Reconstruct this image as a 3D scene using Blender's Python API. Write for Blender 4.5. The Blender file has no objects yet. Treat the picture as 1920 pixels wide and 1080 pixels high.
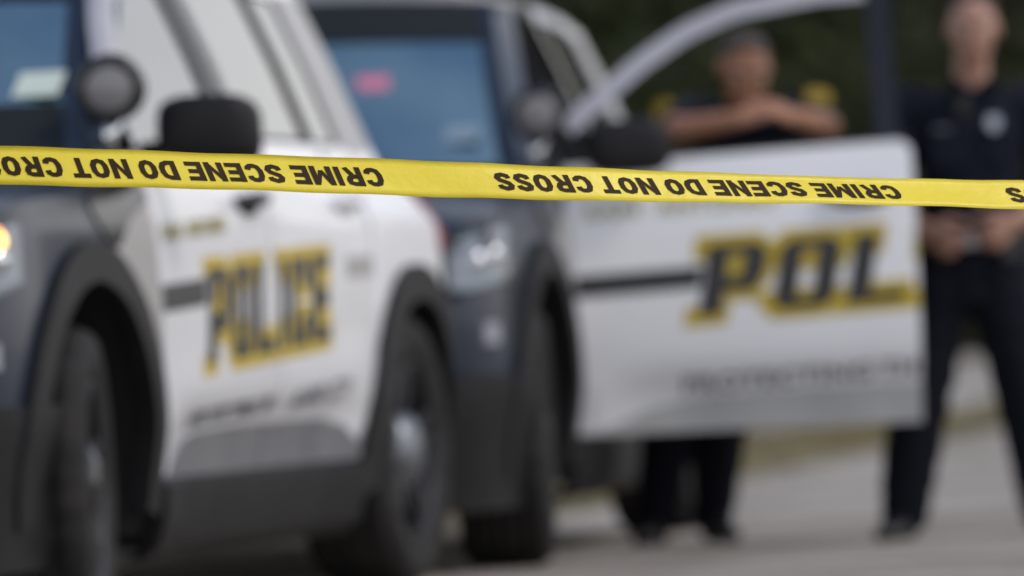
import bpy, bmesh, math, random
from mathutils import Vector, Matrix, noise
C = bpy.context.scene.collection
random.seed(7)
PI = math.pi

# ------------------------------------------------------------ camera
F_PX, CAM_H, PITCH, ROLL = 14894.0, 0.718, -0.00336, 0.0408
cam_data = bpy.data.cameras.new('camera')
cam_data.sensor_width = 36.0
cam_data.lens = 36.0 * F_PX / 1920.0
cam_data.clip_start = 0.5
cam_data.clip_end = 3000.0
cam_data.dof.use_dof = True
cam_data.dof.focus_distance = 12.45
cam_data.dof.aperture_fstop = (cam_data.lens / 1000.0) / 0.074
cam = bpy.data.objects.new('camera', cam_data)
C.objects.link(cam)
cam.matrix_world = (Matrix.Translation((0, 0, CAM_H)) @ Matrix.Rotation(PI / 2 - PITCH, 4, 'X')
                    @ Matrix.Rotation(-ROLL, 4, 'Z'))
bpy.context.scene.camera = cam

# ------------------------------------------------------------ sky and sun
SUN_EL, SUN_AZ = math.radians(50), math.radians(108)   # azimuth clockwise from +Y: right and a little towards us
world = bpy.data.worlds.new('World')
bpy.context.scene.world = world
world.use_nodes = True
wn = world.node_tree.nodes
wl = world.node_tree.links
sky = wn.new('ShaderNodeTexSky')
sky.sky_type = 'NISHITA'
sky.sun_disc = False
sky.sun_elevation = SUN_EL
sky.sun_rotation = SUN_AZ
sky.air_density = 1.0
sky.dust_density = 1.2
sky.ozone_density = 2.5
bg = wn['Background']
# thin bright overcast veil, thickest near the horizon all round, blue showing through overhead
w_tc = wn.new('ShaderNodeTexCoord')
w_sep = wn.new('ShaderNodeSeparateXYZ')
w_abs = wn.new('ShaderNodeMath'); w_abs.operation = 'ABSOLUTE'
w_map = wn.new('ShaderNodeMapRange')
w_map.inputs['From Min'].default_value = 0.12
w_map.inputs['From Max'].default_value = 0.6
w_map.inputs['To Min'].default_value = 0.95
w_map.inputs['To Max'].default_value = 0.04
w_noise = wn.new('ShaderNodeTexNoise')
w_noise.inputs['Scale'].default_value = 5.0
w_noise.inputs['Detail'].default_value = 5
w_add = wn.new('ShaderNodeMath'); w_add.operation = 'MULTIPLY_ADD'; w_add.use_clamp = True
w_sub = wn.new('ShaderNodeMath'); w_sub.operation = 'SUBTRACT'; w_sub.inputs[1].default_value = .5
w_mix = wn.new('ShaderNodeMix'); w_mix.data_type = 'RGBA'
wl.new(w_tc.outputs['Generated'], w_sep.inputs[0])
wl.new(w_sep.outputs['Z'], w_abs.inputs[0])
wl.new(w_abs.outputs[0], w_map.inputs['Value'])
wl.new(w_tc.outputs['Generated'], w_noise.inputs['Vector'])
wl.new(w_noise.outputs['Fac'], w_sub.inputs[0])
wl.new(w_sub.outputs[0], w_add.inputs[0])
w_add.inputs[1].default_value = .6
wl.new(w_map.outputs[0], w_add.inputs[2])
wl.new(w_add.outputs[0], w_mix.inputs[0])
wl.new(sky.outputs['Color'], w_mix.inputs[6])
w_mix.inputs[7].default_value = (10.2, 10.05, 9.9, 1)
wl.new(w_mix.outputs[2], bg.inputs['Color'])
bg.inputs['Strength'].default_value = 0.15
sun_data = bpy.data.lights.new('sun', 'SUN')
sun_data.energy = 1.2
sun_data.angle = math.radians(14)
sun_data.color = (1.0, 0.925, 0.83)
sun = bpy.data.objects.new('sun', sun_data)
C.objects.link(sun)
sdir = Vector((math.sin(SUN_AZ) * math.cos(SUN_EL), math.cos(SUN_AZ) * math.cos(SUN_EL), math.sin(SUN_EL)))
sun.rotation_euler = sdir.to_track_quat('Z', 'Y').to_euler()
sun.location = (20, -10, 30)
vs = bpy.context.scene.view_settings
vs.view_transform = 'Standard'
vs.look = 'None'
vs.gamma = 1.0
vs.use_curve_mapping = False
vs.exposure = -0.14
bpy.context.scene.cycles.max_bounces = 8
bpy.context.scene.cycles.use_denoising = True

# ------------------------------------------------------------ materials
def principled(name, col, rough=0.5, metal=0.0, spec=0.5, coat=0.0, trans=0.0, emit=None, estr=0.0):
    m = bpy.data.materials.new(name)
    m.use_nodes = True
    b = m.node_tree.nodes['Principled BSDF']
    b.inputs['Base Color'].default_value = (*col, 1)
    b.inputs['Roughness'].default_value = rough
    b.inputs['Metallic'].default_value = metal
    b.inputs['Specular IOR Level'].default_value = spec
    b.inputs['Coat Weight'].default_value = coat
    b.inputs['Coat Roughness'].default_value = 0.03
    b.inputs['Transmission Weight'].default_value = trans
    if emit:
        b.inputs['Emission Color'].default_value = (*emit, 1)
        b.inputs['Emission Strength'].default_value = estr
    return m

def noisy(name, c1, c2, scale, rough=0.6, bump=0.0, bscale=None, detail=6.0, coat=0.0, metal=0.0, spec=0.5, coords='Object', c3=None, s3=1.0):
    m = principled(name, c1, rough, metal, spec, coat)
    nt = m.node_tree
    b = nt.nodes['Principled BSDF']
    tc = nt.nodes.new('ShaderNodeTexCoord')
    n = nt.nodes.new('ShaderNodeTexNoise')
    n.inputs['Scale'].default_value = scale
    n.inputs['Detail'].default_value = detail
    r = nt.nodes.new('ShaderNodeValToRGB')
    r.color_ramp.elements[0].position = 0.3
    r.color_ramp.elements[1].position = 0.7
    r.color_ramp.elements[0].color = (*c1, 1)
    r.color_ramp.elements[1].color = (*c2, 1)
    nt.links.new(tc.outputs[coords], n.inputs['Vector'])
    nt.links.new(n.outputs['Fac'], r.inputs['Fac'])
    out = r.outputs['Color']
    if c3:
        n3 = nt.nodes.new('ShaderNodeTexNoise')
        n3.inputs['Scale'].default_value = s3
        n3.inputs['Detail'].default_value = 3
        r3 = nt.nodes.new('ShaderNodeValToRGB')
        r3.color_ramp.elements[0].position = 0.45
        r3.color_ramp.elements[1].position = 0.62
        mx = nt.nodes.new('ShaderNodeMix')
        mx.data_type = 'RGBA'
        nt.links.new(tc.outputs[coords], n3.inputs['Vector'])
        nt.links.new(n3.outputs['Fac'], r3.inputs['Fac'])
        nt.links.new(r3.outputs['Color'], mx.inputs[0])
        nt.links.new(out, mx.inputs[6])
        mx.inputs[7].default_value = (*c3, 1)
        out = mx.outputs[2]
    nt.links.new(out, b.inputs['Base Color'])
    if bump:
        n2 = nt.nodes.new('ShaderNodeTexNoise')
        n2.inputs['Scale'].default_value = bscale or scale * 4
        n2.inputs['Detail'].default_value = 5
        bp = nt.nodes.new('ShaderNodeBump')
        bp.inputs['Strength'].default_value = bump
        bp.inputs['Distance'].default_value = 0.01
        nt.links.new(tc.outputs[coords], n2.inputs['Vector'])
        nt.links.new(n2.outputs['Fac'], bp.inputs['Height'])
        nt.links.new(bp.outputs['Normal'], b.inputs['Normal'])
    return m

def glass_mat(name, tint, r0=.06, rough=0.01, refl=(1, 1, 1)):
    """thin coated pane: mirror share r0 head-on rising to 1 at grazing, on the outer face only; tint for what passes"""
    m = bpy.data.materials.new(name)
    m.use_nodes = True
    nt = m.node_tree
    nt.nodes.clear()
    N = nt.nodes.new
    L = nt.links.new
    o = N('ShaderNodeOutputMaterial')
    mix = N('ShaderNodeMixShader')
    g = N('ShaderNodeNewGeometry')
    dot = N('ShaderNodeVectorMath'); dot.operation = 'DOT_PRODUCT'
    ab = N('ShaderNodeMath'); ab.operation = 'ABSOLUTE'
    om = N('ShaderNodeMath'); om.operation = 'SUBTRACT'; om.inputs[0].default_value = 1.0
    pw = N('ShaderNodeMath'); pw.operation = 'POWER'; pw.inputs[1].default_value = 5.0
    ma = N('ShaderNodeMath'); ma.operation = 'MULTIPLY_ADD'
    ma.inputs[1].default_value = 1 - r0
    ma.inputs[2].default_value = r0
    fb = N('ShaderNodeMath'); fb.operation = 'SUBTRACT'; fb.inputs[0].default_value = 1.0
    mu = N('ShaderNodeMath'); mu.operation = 'MULTIPLY'
    tr = N('ShaderNodeBsdfTransparent')
    tr.inputs['Color'].default_value = (*[t ** .5 for t in tint], 1)
    gl = N('ShaderNodeBsdfGlossy')
    gl.inputs['Roughness'].default_value = rough
    gl.inputs['Color'].default_value = (*refl, 1)
    L(g.outputs['Normal'], dot.inputs[0]); L(g.outputs['Incoming'], dot.inputs[1])
    L(dot.outputs['Value'], ab.inputs[0]); L(ab.outputs[0], om.inputs[1]); L(om.outputs[0], pw.inputs[0])
    L(pw.outputs[0], ma.inputs[0])
    L(g.outputs['Backfacing'], fb.inputs[1])
    L(ma.outputs[0], mu.inputs[0]); L(fb.outputs[0], mu.inputs[1])
    L(mu.outputs[0], mix.inputs[0]); L(tr.outputs[0], mix.inputs[1]); L(gl.outputs[0], mix.inputs[2])
    L(mix.outputs[0], o.inputs['Surface'])
    return m

M = {}
M['white'] = noisy('white_paint', (.78, .78, .79), (.82, .82, .83), 2.5, rough=.28, coat=.35)
M['dark'] = noisy('dark_paint', (.008, .015, .032), (.011, .02, .04), 2.0, rough=.3, coat=.15, spec=.4)
M['greypaint'] = noisy('grey_film', (.33, .32, .31), (.42, .4, .38), 3, rough=.4)
M['plastic'] = noisy('black_plastic', (.007, .007, .008), (.014, .013, .014), 9, rough=.55, bump=.1, spec=.3)
M['gloss_black'] = principled('gloss_black', (.012, .012, .014), .18)
M['rubber'] = noisy('tyre_rubber', (.016, .015, .015), (.036, .033, .032), 14, rough=.8, spec=.25, bump=.3, bscale=60)
M['rim'] = principled('rim_metal', (.022, .022, .025), .5, metal=.2)
M['frame'] = noisy('shaded_white_frame', (.38, .38, .42), (.44, .44, .48), 3, rough=.45)  # white frame, greyed so its shade sits in the colour
M['door_reflect_pale'] = noisy('painted_reflection_pale', (.4, .4, .4), (.5, .5, .49), 6, rough=.5)  # paler copy of the painted door reflection, for the second car
M['door_reflect'] = noisy('painted_reflection', (.15, .15, .165), (.19, .19, .2), 6, rough=.45, coat=.3)  # dark ground reflection and shade painted on the nearer car's doors
M['hub'] = principled('hub_metal', (.22, .23, .25), .42, metal=.9)
M['chrome'] = principled('chrome', (.75, .76, .78), .12, metal=1.0)
M['well'] = principled('wheel_well_black', (.006, .006, .006), .9)
M['glass'] = glass_mat('side_glass', (.2, .22, .22), .27)
M['wglass'] = glass_mat('windshield_glass', (.4, .5, .52), .52, refl=(.62, .9, 1.0))
M['tint'] = glass_mat('tinted_glass', (.03, .035, .04), .08)
M['lens'] = glass_mat('clear_lens', (.92, .94, .96), .05, .03)
M['interior'] = noisy('interior_trim', (.02, .02, .022), (.03, .03, .032), 10, rough=.75)
M['seat'] = noisy('seat_fabric', (.022, .022, .026), (.035, .035, .04), 40, rough=.9)
M['amber'] = principled('amber_lamp', (.9, .35, .04), .3, emit=(1.0, .28, .02), estr=2.4)
M['ambercore'] = principled('amber_bulb', (1, .7, .2), .3, emit=(1.0, .55, .12), estr=3.5)
M['redlens'] = principled('red_lens', (.5, .06, .04), .2, coat=.5)
M['redlamp'] = principled('red_lamp', (.6, .02, .05), .3, emit=(.9, .03, .08), estr=2.6)
M['yellowfilm'] = noisy('gold_film', (.5, .35, .012), (.58, .42, .018), 8, rough=.4)
M['blackfilm'] = principled('black_film', (.014, .014, .016), .4)
M['goldpale'] = principled('gold_small_film', (.33, .28, .07), .4)
M['greyfilm'] = principled('grey_lettering_film', (.14, .14, .16), .45)
M['bluecard'] = principled('pale_blue_card', (.25, .34, .42), .6)
M['paper'] = principled('paper', (.62, .7, .62), .7)
M['skin'] = noisy('skin', (.35, .185, .125), (.4, .22, .155), 14, rough=.5, bump=.1, bscale=120)
M['skin2'] = noisy('skin_tanned', (.36, .165, .09), (.42, .205, .125), 14, rough=.5, bump=.1, bscale=120)
M['cloth'] = noisy('navy_uniform', (.007, .009, .018), (.011, .014, .026), 60, rough=.85, bump=.3, bscale=300, spec=.2)
M['trouser'] = noisy('navy_trousers', (.005, .006, .011), (.008, .009, .016), 60, rough=.9, bump=.3, bscale=300, spec=.2)
M['leather'] = noisy('black_leather', (.008, .008, .009), (.016, .015, .015), 30, rough=.45)
M['hair'] = noisy('dark_hair', (.02, .014, .01), (.05, .035, .028), 80, rough=.8)
M['hairgrey'] = noisy('greying_hair', (.05, .04, .035), (.11, .09, .08), 80, rough=.8)
M['silver'] = principled('silver_badge', (.36, .38, .42), .35, metal=.7)
M['dullmetal'] = principled('dull_plate', (.1, .105, .12), .4, metal=.5)
M['goldpatch'] = noisy('gold_embroidery', (.3, .2, .02), (.4, .28, .04), 60, rough=.8)
M['whitepatch'] = noisy('pale_embroidery', (.35, .36, .38), (.5, .5, .52), 60, rough=.8)
M['eye'] = principled('eye_white', (.6, .58, .55), .2)
M['iris'] = principled('iris', (.03, .018, .01), .2)
M['lips'] = principled('lips', (.3, .12, .09), .5)
M['road'] = noisy('worn_asphalt', (.345, .31, .27), (.45, .405, .355), 18, rough=.9, bump=.6, bscale=160, detail=10, c3=(.24, .205, .165), s3=1.1)
M['gravel'] = noisy('pale_gravel', (.38, .33, .27), (.5, .445, .37), 3, rough=.95, bump=.6, bscale=90, detail=12, c3=(.3, .285, .26), s3=.12)
M['verge'] = noisy('dry_verge_soil', (.19, .145, .065), (.32, .25, .125), 1.6, rough=.95, bump=.5, bscale=60, detail=10, c3=(.075, .08, .035), s3=.8)
M['field'] = noisy('dry_field', (.07, .075, .035), (.12, .11, .06), .08, rough=.95, detail=8)
M['bark'] = noisy('bark', (.05, .04, .03), (.1, .08, .06), 6, rough=.95, bump=.5)

def leaf_mat(name, c1, c2, c3):
    m = principled(name, c1, .55)
    nt = m.node_tree
    b = nt.nodes['Principled BSDF']
    g = nt.nodes.new('ShaderNodeNewGeometry')
    r = nt.nodes.new('ShaderNodeValToRGB')
    e = r.color_ramp.elements
    e[0].color = (*c1, 1)
    e[1].color = (*c3, 1)
    k = e.new(.55)
    k.color = (*c2, 1)
    nt.links.new(g.outputs['Random Per Island'], r.inputs['Fac'])
    nt.links.new(r.outputs['Color'], b.inputs['Base Color'])
    b.inputs['Specular IOR Level'].default_value = .3
    return m
M['leaf'] = leaf_mat('oak_leaves', (.02, .026, .008), (.036, .046, .014), (.06, .07, .022))
M['leaf_light'] = leaf_mat('fresh_leaves', (.06, .115, .022), (.10, .17, .04), (.15, .22, .07))
M['leaf_dry'] = leaf_mat('dry_leaves', (.11, .09, .06), (.18, .15, .105), (.26, .22, .16))
M['blade'] = leaf_mat('dry_grass', (.16, .13, .055), (.25, .2, .1), (.11, .12, .045))

# tape: thin plastic that lets some light through
tm = noisy('yellow_tape', (.86, .68, .035), (.92, .74, .05), 9, rough=.38, bump=.15, bscale=35)
b_ = tm.node_tree.nodes['Principled BSDF']
M['tape'] = tm
M['tapeink'] = principled('tape_ink', (.035, .018, .004), .6, spec=.2)

# ------------------------------------------------------------ object helpers
def link_mesh(name, me, mat, parent=None):
    o = bpy.data.objects.new(name, me)
    C.objects.link(o)
    if mat is not None and not me.materials:
        me.materials.append(mat)
    if parent:
        o.parent = parent
    return o

def from_bm(name, bm, mat, parent=None, smooth=True):
    me = bpy.data.meshes.new(name)
    bmesh.ops.recalc_face_normals(bm, faces=bm.faces)
    bm.to_mesh(me)
    bm.free()
    if smooth:
        for p in me.polygons:
            p.use_smooth = True
    return link_mesh(name, me, mat, parent)

def from_py(name, V, Fc, mat, parent=None, smooth=True):
    me = bpy.data.meshes.new(name)
    me.from_pydata([tuple(v) for v in V], [], Fc)
    me.update()
    if smooth:
        for p in me.polygons:
            p.use_smooth = True
    return link_mesh(name, me, mat, parent)

def empty(name, loc, rz=0.0):
    o = bpy.data.objects.new(name, None)
    o.empty_display_size = .2
    C.objects.link(o)
    o.location = loc
    o.rotation_euler = (0, 0, rz)
    return o

def tag(o, label=None, cat=None, group=None, kind=None):
    if label: o['label'] = label
    if cat: o['category'] = cat
    if group: o['group'] = group
    if kind: o['kind'] = kind
    return o

def bbox(bm, x0, x1, y0, y1, z0, z1, bev=0.0, mat=None):
    r = bmesh.ops.create_cube(bm, size=1.0)
    vs_ = r['verts']
    for v in vs_:
        v.co = Vector(((x0 + x1) / 2 + v.co.x * (x1 - x0), (y0 + y1) / 2 + v.co.y * (y1 - y0), (z0 + z1) / 2 + v.co.z * (z1 - z0)))
    if bev:
        es = list({e for v in vs_ for e in v.link_edges})
        r = bmesh.ops.bevel(bm, geom=es, offset=bev, segments=3, affect='EDGES', profile=.5)
        vs_ = r['verts']
    if mat:
        for v in vs_:
            v.co = mat @ v.co
    return vs_

def box_obj(name, x0, x1, y0, y1, z0, z1, mat, parent, bev=.01, xf=None):
    bm = bmesh.new()
    bbox(bm, x0, x1, y0, y1, z0, z1, bev, xf)
    return from_bm(name, bm, mat, parent, smooth=False)

def grid_shell(rows, thick_dir, closed=True):
    """rows: list of rows of Vector (outer). thick_dir(v)->Vector offset of inner layer. returns V,F of a closed slab"""
    nr, nc = len(rows), len(rows[0])
    V = [v for r in rows for v in r]
    V2 = [v + thick_dir(v) for v in V]
    n = len(V)
    Fc = []
    idx = lambda i, j: i * nc + j
    for i in range(nr - 1):
        for j in range(nc - 1):
            a, b, c, d = idx(i, j), idx(i, j + 1), idx(i + 1, j + 1), idx(i + 1, j)
            Fc.append((a, b, c, d))
            Fc.append((a + n, d + n, c + n, b + n))
    bd = [idx(0, j) for j in range(nc)] + [idx(i, nc - 1) for i in range(1, nr)] + \
         [idx(nr - 1, j) for j in range(nc - 2, -1, -1)] + [idx(i, 0) for i in range(nr - 2, 0, -1)]
    for k in range(len(bd)):
        a, b = bd[k], bd[(k + 1) % len(bd)]
        Fc.append((b, a, a + n, b + n))
    return V + V2, Fc

def slab(name, rows, thick_dir, mat, parent):
    V, Fc = grid_shell(rows, thick_dir)
    me = bpy.data.meshes.new(name)
    me.from_pydata([tuple(v) for v in V], [], Fc)
    bm = bmesh.new()
    bm.from_mesh(me)
    bmesh.ops.recalc_face_normals(bm, faces=bm.faces)
    bm.to_mesh(me)
    bm.free()
    for p in me.polygons:
        p.use_smooth = True
    try:
        me.set_sharp_from_angle(angle=math.radians(35))
    except Exception:
        pass
    return link_mesh(name, me, mat, parent)

def revolve(bm, prof, n=48, axis='Y', origin=(0, 0, 0), arc=None):
    """prof list of (r, a): radius and axial coordinate; around Y axis"""
    ox, oy, oz = origin
    rings = []
    a0, a1 = arc or (0, 2 * PI)
    full = arc is None
    steps = n if full else n + 1
    for k in range(steps):
        t = a0 + (a1 - a0) * k / n
        rings.append([bm.verts.new((ox + r * math.cos(t), oy + a, oz + r * math.sin(t))) for r, a in prof])
    for k in range(n):
        A = rings[k]
        B = rings[(k + 1) % steps]
        for j in range(len(prof) - 1):
            try:
                bm.faces.new((A[j], A[j + 1], B[j + 1], B[j]))
            except ValueError:
                pass
    return rings

def tube_bm(bm, pts, rads, n=10, cap=True):
    pts = [Vector(p) for p in pts]
    if not isinstance(rads, (list, tuple)):
        rads = [rads] * len(pts)
    rings = []
    for i, p in enumerate(pts):
        d = (pts[min(i + 1, len(pts) - 1)] - pts[max(i - 1, 0)]).normalized()
        q = d.to_track_quat('Z', 'Y')
        rings.append([bm.verts.new(p + q @ Vector((rads[i] * math.cos(2 * PI * k / n), rads[i] * math.sin(2 * PI * k / n), 0))) for k in range(n)])
    for i in range(len(pts) - 1):
        for k in range(n):
            bm.faces.new((rings[i][k], rings[i][(k + 1) % n], rings[i + 1][(k + 1) % n], rings[i + 1][k]))
    if cap:
        bm.faces.new(rings[0][::-1])
        bm.faces.new(rings[-1])

# text -> flat mesh data in unit box (cap height 1)
def text_mesh(body, weight=0.0, spacing=1.0):
    cu = bpy.data.curves.new('letters', 'FONT')
    cu.body = body
    cu.size = 1.0
    cu.offset = weight
    cu.space_character = spacing
    cu.resolution_u = 4
    o = bpy.data.objects.new('letters', cu)
    C.objects.link(o)
    dg = bpy.context.evaluated_depsgraph_get()
    me = bpy.data.meshes.new_from_object(o.evaluated_get(dg))
    V = [v.co.copy() for v in me.vertices]
    Fc = [tuple(p.vertices) for p in me.polygons]
    bpy.data.objects.remove(o)
    bpy.data.curves.remove(cu)
    bpy.data.meshes.remove(me)
    x0 = min(v.x for v in V)
    x1 = max(v.x for v in V)
    return V, Fc, x0, x1

# block letters (own strokes) for the door lettering: polygons on a 0..1 box, cap height 1, with a hole handled as strokes
RISE = .042   # the livery climbs a little towards the tail
BLOCK_THICK = {
    'P': [[(0, 0), (.3, 0), (.3, 1), (0, 1)], [(.3, .78), (.95, .78), (.8, 1), (.3, 1)], [(.65, .5), (.95, .55), (.95, .78), (.65, .78)], [(.3, .32), (.82, .32), (.95, .55), (.3, .52)]],
    'O': [[(0, .14), (.3, .22), (.3, .78), (0, .86)], [(.65, .22), (.95, .14), (.95, .86), (.65, .78)], [(0, .86), (.3, .78), (.65, .78), (.95, .86), (.82, 1), (.13, 1)], [(.13, 0), (.82, 0), (.95, .14), (.65, .22), (.3, .22), (0, .14)]],
    'L': [[(0, 0), (.3, 0), (.3, 1), (0, 1)], [(.3, 0), (.9, 0), (.9, .24), (.3, .24)]],
    'I': [[(0, 0), (.32, 0), (.32, 1), (0, 1)]],
    'C': [[(0, .14), (.3, .22), (.3, .78), (0, .86)], [(.13, 0), (.82, 0), (.95, .14), (.95, .34), (.65, .34), (.65, .22), (.3, .22), (0, .14)], [(0, .86), (.3, .78), (.65, .78), (.65, .66), (.95, .66), (.95, .86), (.82, 1), (.13, 1)]],
    'E': [[(0, 0), (.3, 0), (.3, 1), (0, 1)], [(.3, 0), (.9, 0), (.9, .22), (.3, .22)], [(.3, .39), (.78, .39), (.78, .61), (.3, .61)], [(.3, .78), (.9, .78), (.9, 1), (.3, 1)]],
}

# thin the strokes a little: pull inner corners outwards
def _thin(P):
    out = []
    for a, b in P:
        if abs(a - .3) < .02: a = .365
        elif abs(a - .65) < .02: a = .585
        if abs(b - .78) < .02: b = .85
        elif abs(b - .22) < .03: b = .15
        out.append((a, b))
    return out
BLOCK = {k: [_thin(P) for P in v] for k, v in BLOCK_THICK.items()}

# ------------------------------------------------------------ ground
def ground():
    V, Fc = [], []
    xs = [-1200, -300, -80, -30, -12, -6, 0, 6, 12, 30, 80, 300, 1200]
    ys = [-300, -60, 0, 10, 20, 30, 45, 60, 80, 110, 150, 400, 1500]
    for y in ys:
        for x in xs:
            V.append((x, y, 0.0))
    nc = len(xs)
    for i in range(len(ys) - 1):
        for j in range(nc - 1):
            Fc.append((i * nc + j, i * nc + j + 1, (i + 1) * nc + j + 1, (i + 1) * nc + j))
    tag(from_py('ground', V, Fc, M['gravel'], smooth=False), kind='structure')
ground()

def near_edge(x):
    # near edge of the grassy verge, metres away; far edge a few metres beyond
    return 27.2 + 5.6 * x if x > -3 else 10.4 + 0 * x
def sheet(name, pts, z, mat, kind='structure'):
    V = [(x, y, z) for x, y in pts]
    o = from_py(name, V, [tuple(range(len(V)))], mat, smooth=False)
    return tag(o, kind=kind)
# roadway under the cars, running to the verge edge
verge_near = [(-60, 20.5), (-8, 23.0), (-2.0, 25.2), (-.21, 26.6), (.27, 28.6), (1.21, 34.4), (2.03, 39.4), (4, 50), (14, 100), (30, 180)]
verge_far = [(18, 180), (9, 100), (4.3, 60), (2.39, 46.5), (1.64, 46.0), (.33, 35.8), (-.25, 33.6), (-2.5, 30), (-8, 28), (-60, 27)]
sheet('road', [(-60, -60), (90, -60), (90, 180), (30, 180)] + verge_near[::-1][1:], .004, M['road'])
sheet('verge', verge_near + verge_far, .008, M['verge'])

def grass_tufts():
    V, Fc = [], []
    rnd = random.Random(3)
    def lerp_poly(P, x):
        for (xa, ya), (xb, yb) in zip(P[:-1], P[1:]):
            if xa <= x <= xb:
                return ya + (yb - ya) * (x - xa) / (xb - xa)
        return P[-1][1]
    far = verge_far[::-1]
    for _ in range(5200):
        x = rnd.uniform(-5.5, 5.5)
        y0, y1 = lerp_poly(verge_near, x), lerp_poly(far, x)
        y = rnd.uniform(min(y0, y1), max(y0, y1))
        if noise.noise(Vector((x * .9, y * .35, 0))) < -.12:
            continue
        for k in range(3):
            a = rnd.uniform(0, 2 * PI)
            h = rnd.uniform(.03, .1)
            w = .006
            dx, dy = math.cos(a), math.sin(a)
            bx, by = x + rnd.uniform(-.06, .06), y + rnd.uniform(-.06, .06)
            n = len(V)
            V += [(bx - dy * w, by + dx * w, .008), (bx + dy * w, by - dx * w, .008),
                  (bx + dx * h * .5, by + dy * h * .5, h)]
            Fc.append((n, n + 1, n + 2))
    tag(from_py('verge_grass', V, Fc, M['blade'], smooth=False),
        'short dry grass tufts along the roadside verge behind the police vehicles', 'grass', kind='stuff')
grass_tufts()

# ------------------------------------------------------------ trees
def tree(x, y, h, r, mat, label, seed, crown_lo=.1, n_clump=26, leaves=190, leaf=.16):
    rnd = random.Random(seed)
    root = empty('tree', (x, y, 0))
    tag(root, label, 'tree', 'trees closing off the view beyond the verge')
    bm = bmesh.new()
    top = h * .62
    pts = [(rnd.uniform(-.12, .12) * i * .6, rnd.uniform(-.1, .1) * i * .6, top * i / 6) for i in range(7)]
    tube_bm(bm, pts, [.26 * (1 - .11 * i) * h / 9 for i in range(7)], 10)
    clumps = []
    for i in range(n_clump):
        a = rnd.uniform(0, 2 * PI)
        rr = r * math.sqrt(rnd.uniform(.05, 1)) * .85
        zz = h * (crown_lo + (1 - crown_lo) * rnd.uniform(.05, .93))
        k = 1 - abs(zz / h - .5) * .9
        cx, cy = math.cos(a) * rr * k, math.sin(a) * rr * k
        cr = r * rnd.uniform(.28, .48)
        clumps.append((cx, cy, zz, cr))
        if i < 9:
            b0 = pts[min(5, 1 + i % 5)]
            tube_bm(bm, [b0, ((b0[0] + cx) / 2, (b0[1] + cy) / 2, (b0[2] + zz) / 2 + .2), (cx, cy, zz)], [.09, .06, .025], 6)
    from_bm('trunk', bm, M['bark'], root)
    V, Fc = [], []
    for (cx, cy, cz, cr) in clumps:
        for _ in range(leaves):
            d = Vector((rnd.gauss(0, 1), rnd.gauss(0, 1), rnd.gauss(0, 1))).normalized() * cr * rnd.uniform(.35, 1.08)
            p = Vector((cx, cy, cz)) + Vector((d.x, d.y, d.z * .8))
            if p.z < .05: continue
            u = Vector((rnd.gauss(0, 1), rnd.gauss(0, 1), rnd.gauss(0, 1))).normalized()
            w = u.orthogonal().normalized()
            s = leaf * rnd.uniform(.6, 1.3)
            n = len(V)
            V += [p - u * s, p + w * s * .5, p + u * s, p - w * s * .5]
            Fc.append((n, n + 1, n + 2, n + 3))
    from_py('crown', V, Fc, mat, root, smooth=False)
    return root

tree_specs = [
    (-8.8, 92, 9.5, 3.4, 'leaf', 'dark leafy tree far left behind the nearer police vehicle', .05),
    (-4.9, 99, 8.5, 3.0, 'leaf_dry', 'dull brown dry-leaved tree above the roofs of the police vehicles', .05),
    (-1.6, 94, 10.0, 2.6, 'leaf_dry', 'brown-green tree seen just over the second vehicle roof', .05),
    (1.2, 97, 9.0, 2.6, 'leaf_light', 'brighter green tree beside the arch of the open door window', .03),
    (3.1, 92, 10.5, 2.6, 'leaf', 'dark tree behind the leaning officer', .02),
    (5.6, 95, 11.0, 2.9, 'leaf', 'very dark tree between the two officers', .02),
    (8.4, 91, 10.0, 3.0, 'leaf', 'dark tree behind the standing officer at the right edge', .02),
    (11.6, 98, 9.0, 3.0, 'leaf_light', 'green tree beyond the right edge of the picture', .05),
]
for i, (x, y, h, r, m, lb, lo) in enumerate(tree_specs):
    tree(x, y, h, r, M[m], lb, 20 + i, lo)
def hedge():
    rnd = random.Random(77)
    V, Fc = [], []
    for _ in range(60000):
        x = rnd.uniform(-22, 24)
        hh = 3.0 + .7 * noise.noise(Vector((x * .5, 0, 0))) + .35 * noise.noise(Vector((x * 1.7, 4, 0)))
        if x < 1.0: hh *= .8
        y = 102 + rnd.uniform(-1.6, 1.6)
        z = rnd.uniform(.02, hh)
        u = Vector((rnd.gauss(0, 1), rnd.gauss(0, 1), rnd.gauss(0, 1))).normalized()
        w = u.orthogonal().normalized()
        s = .15 * rnd.uniform(.6, 1.4)
        n = len(V)
        p = Vector((x, y, z))
        V += [p - u * s, p + w * s * .55, p + u * s, p - w * s * .55]
        Fc.append((n, n + 1, n + 2, n + 3))
    tag(from_py('undergrowth', V, Fc, M['leaf'], smooth=False),
        'dense dark undergrowth closing the gap beneath the far trees', 'undergrowth', kind='stuff')
hedge()
def far_wood():
    rnd = random.Random(99)
    V, Fc = [], []
    for _ in range(60000):
        x = rnd.uniform(-75, 80)
        hh = 13 + 3 * noise.noise(Vector((x * .12, 0, 9))) + 1.5 * noise.noise(Vector((x * .5, 4, 0)))
        y = 135 + rnd.uniform(-4, 4)
        z = rnd.uniform(.02, hh)
        u = Vector((rnd.gauss(0, 1), rnd.gauss(0, 1), rnd.gauss(0, 1))).normalized()
        w = u.orthogonal().normalized()
        s = .55 * rnd.uniform(.6, 1.4)
        n = len(V)
        p = Vector((x, y, z))
        V += [p - u * s, p + w * s * .55, p + u * s, p - w * s * .55]
        Fc.append((n, n + 1, n + 2, n + 3))
    tag(from_py('far_wood', V, Fc, M['leaf'], smooth=False),
        'dark wood far beyond the trees, reading as one mass', 'wood', kind='stuff')
far_wood()

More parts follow.
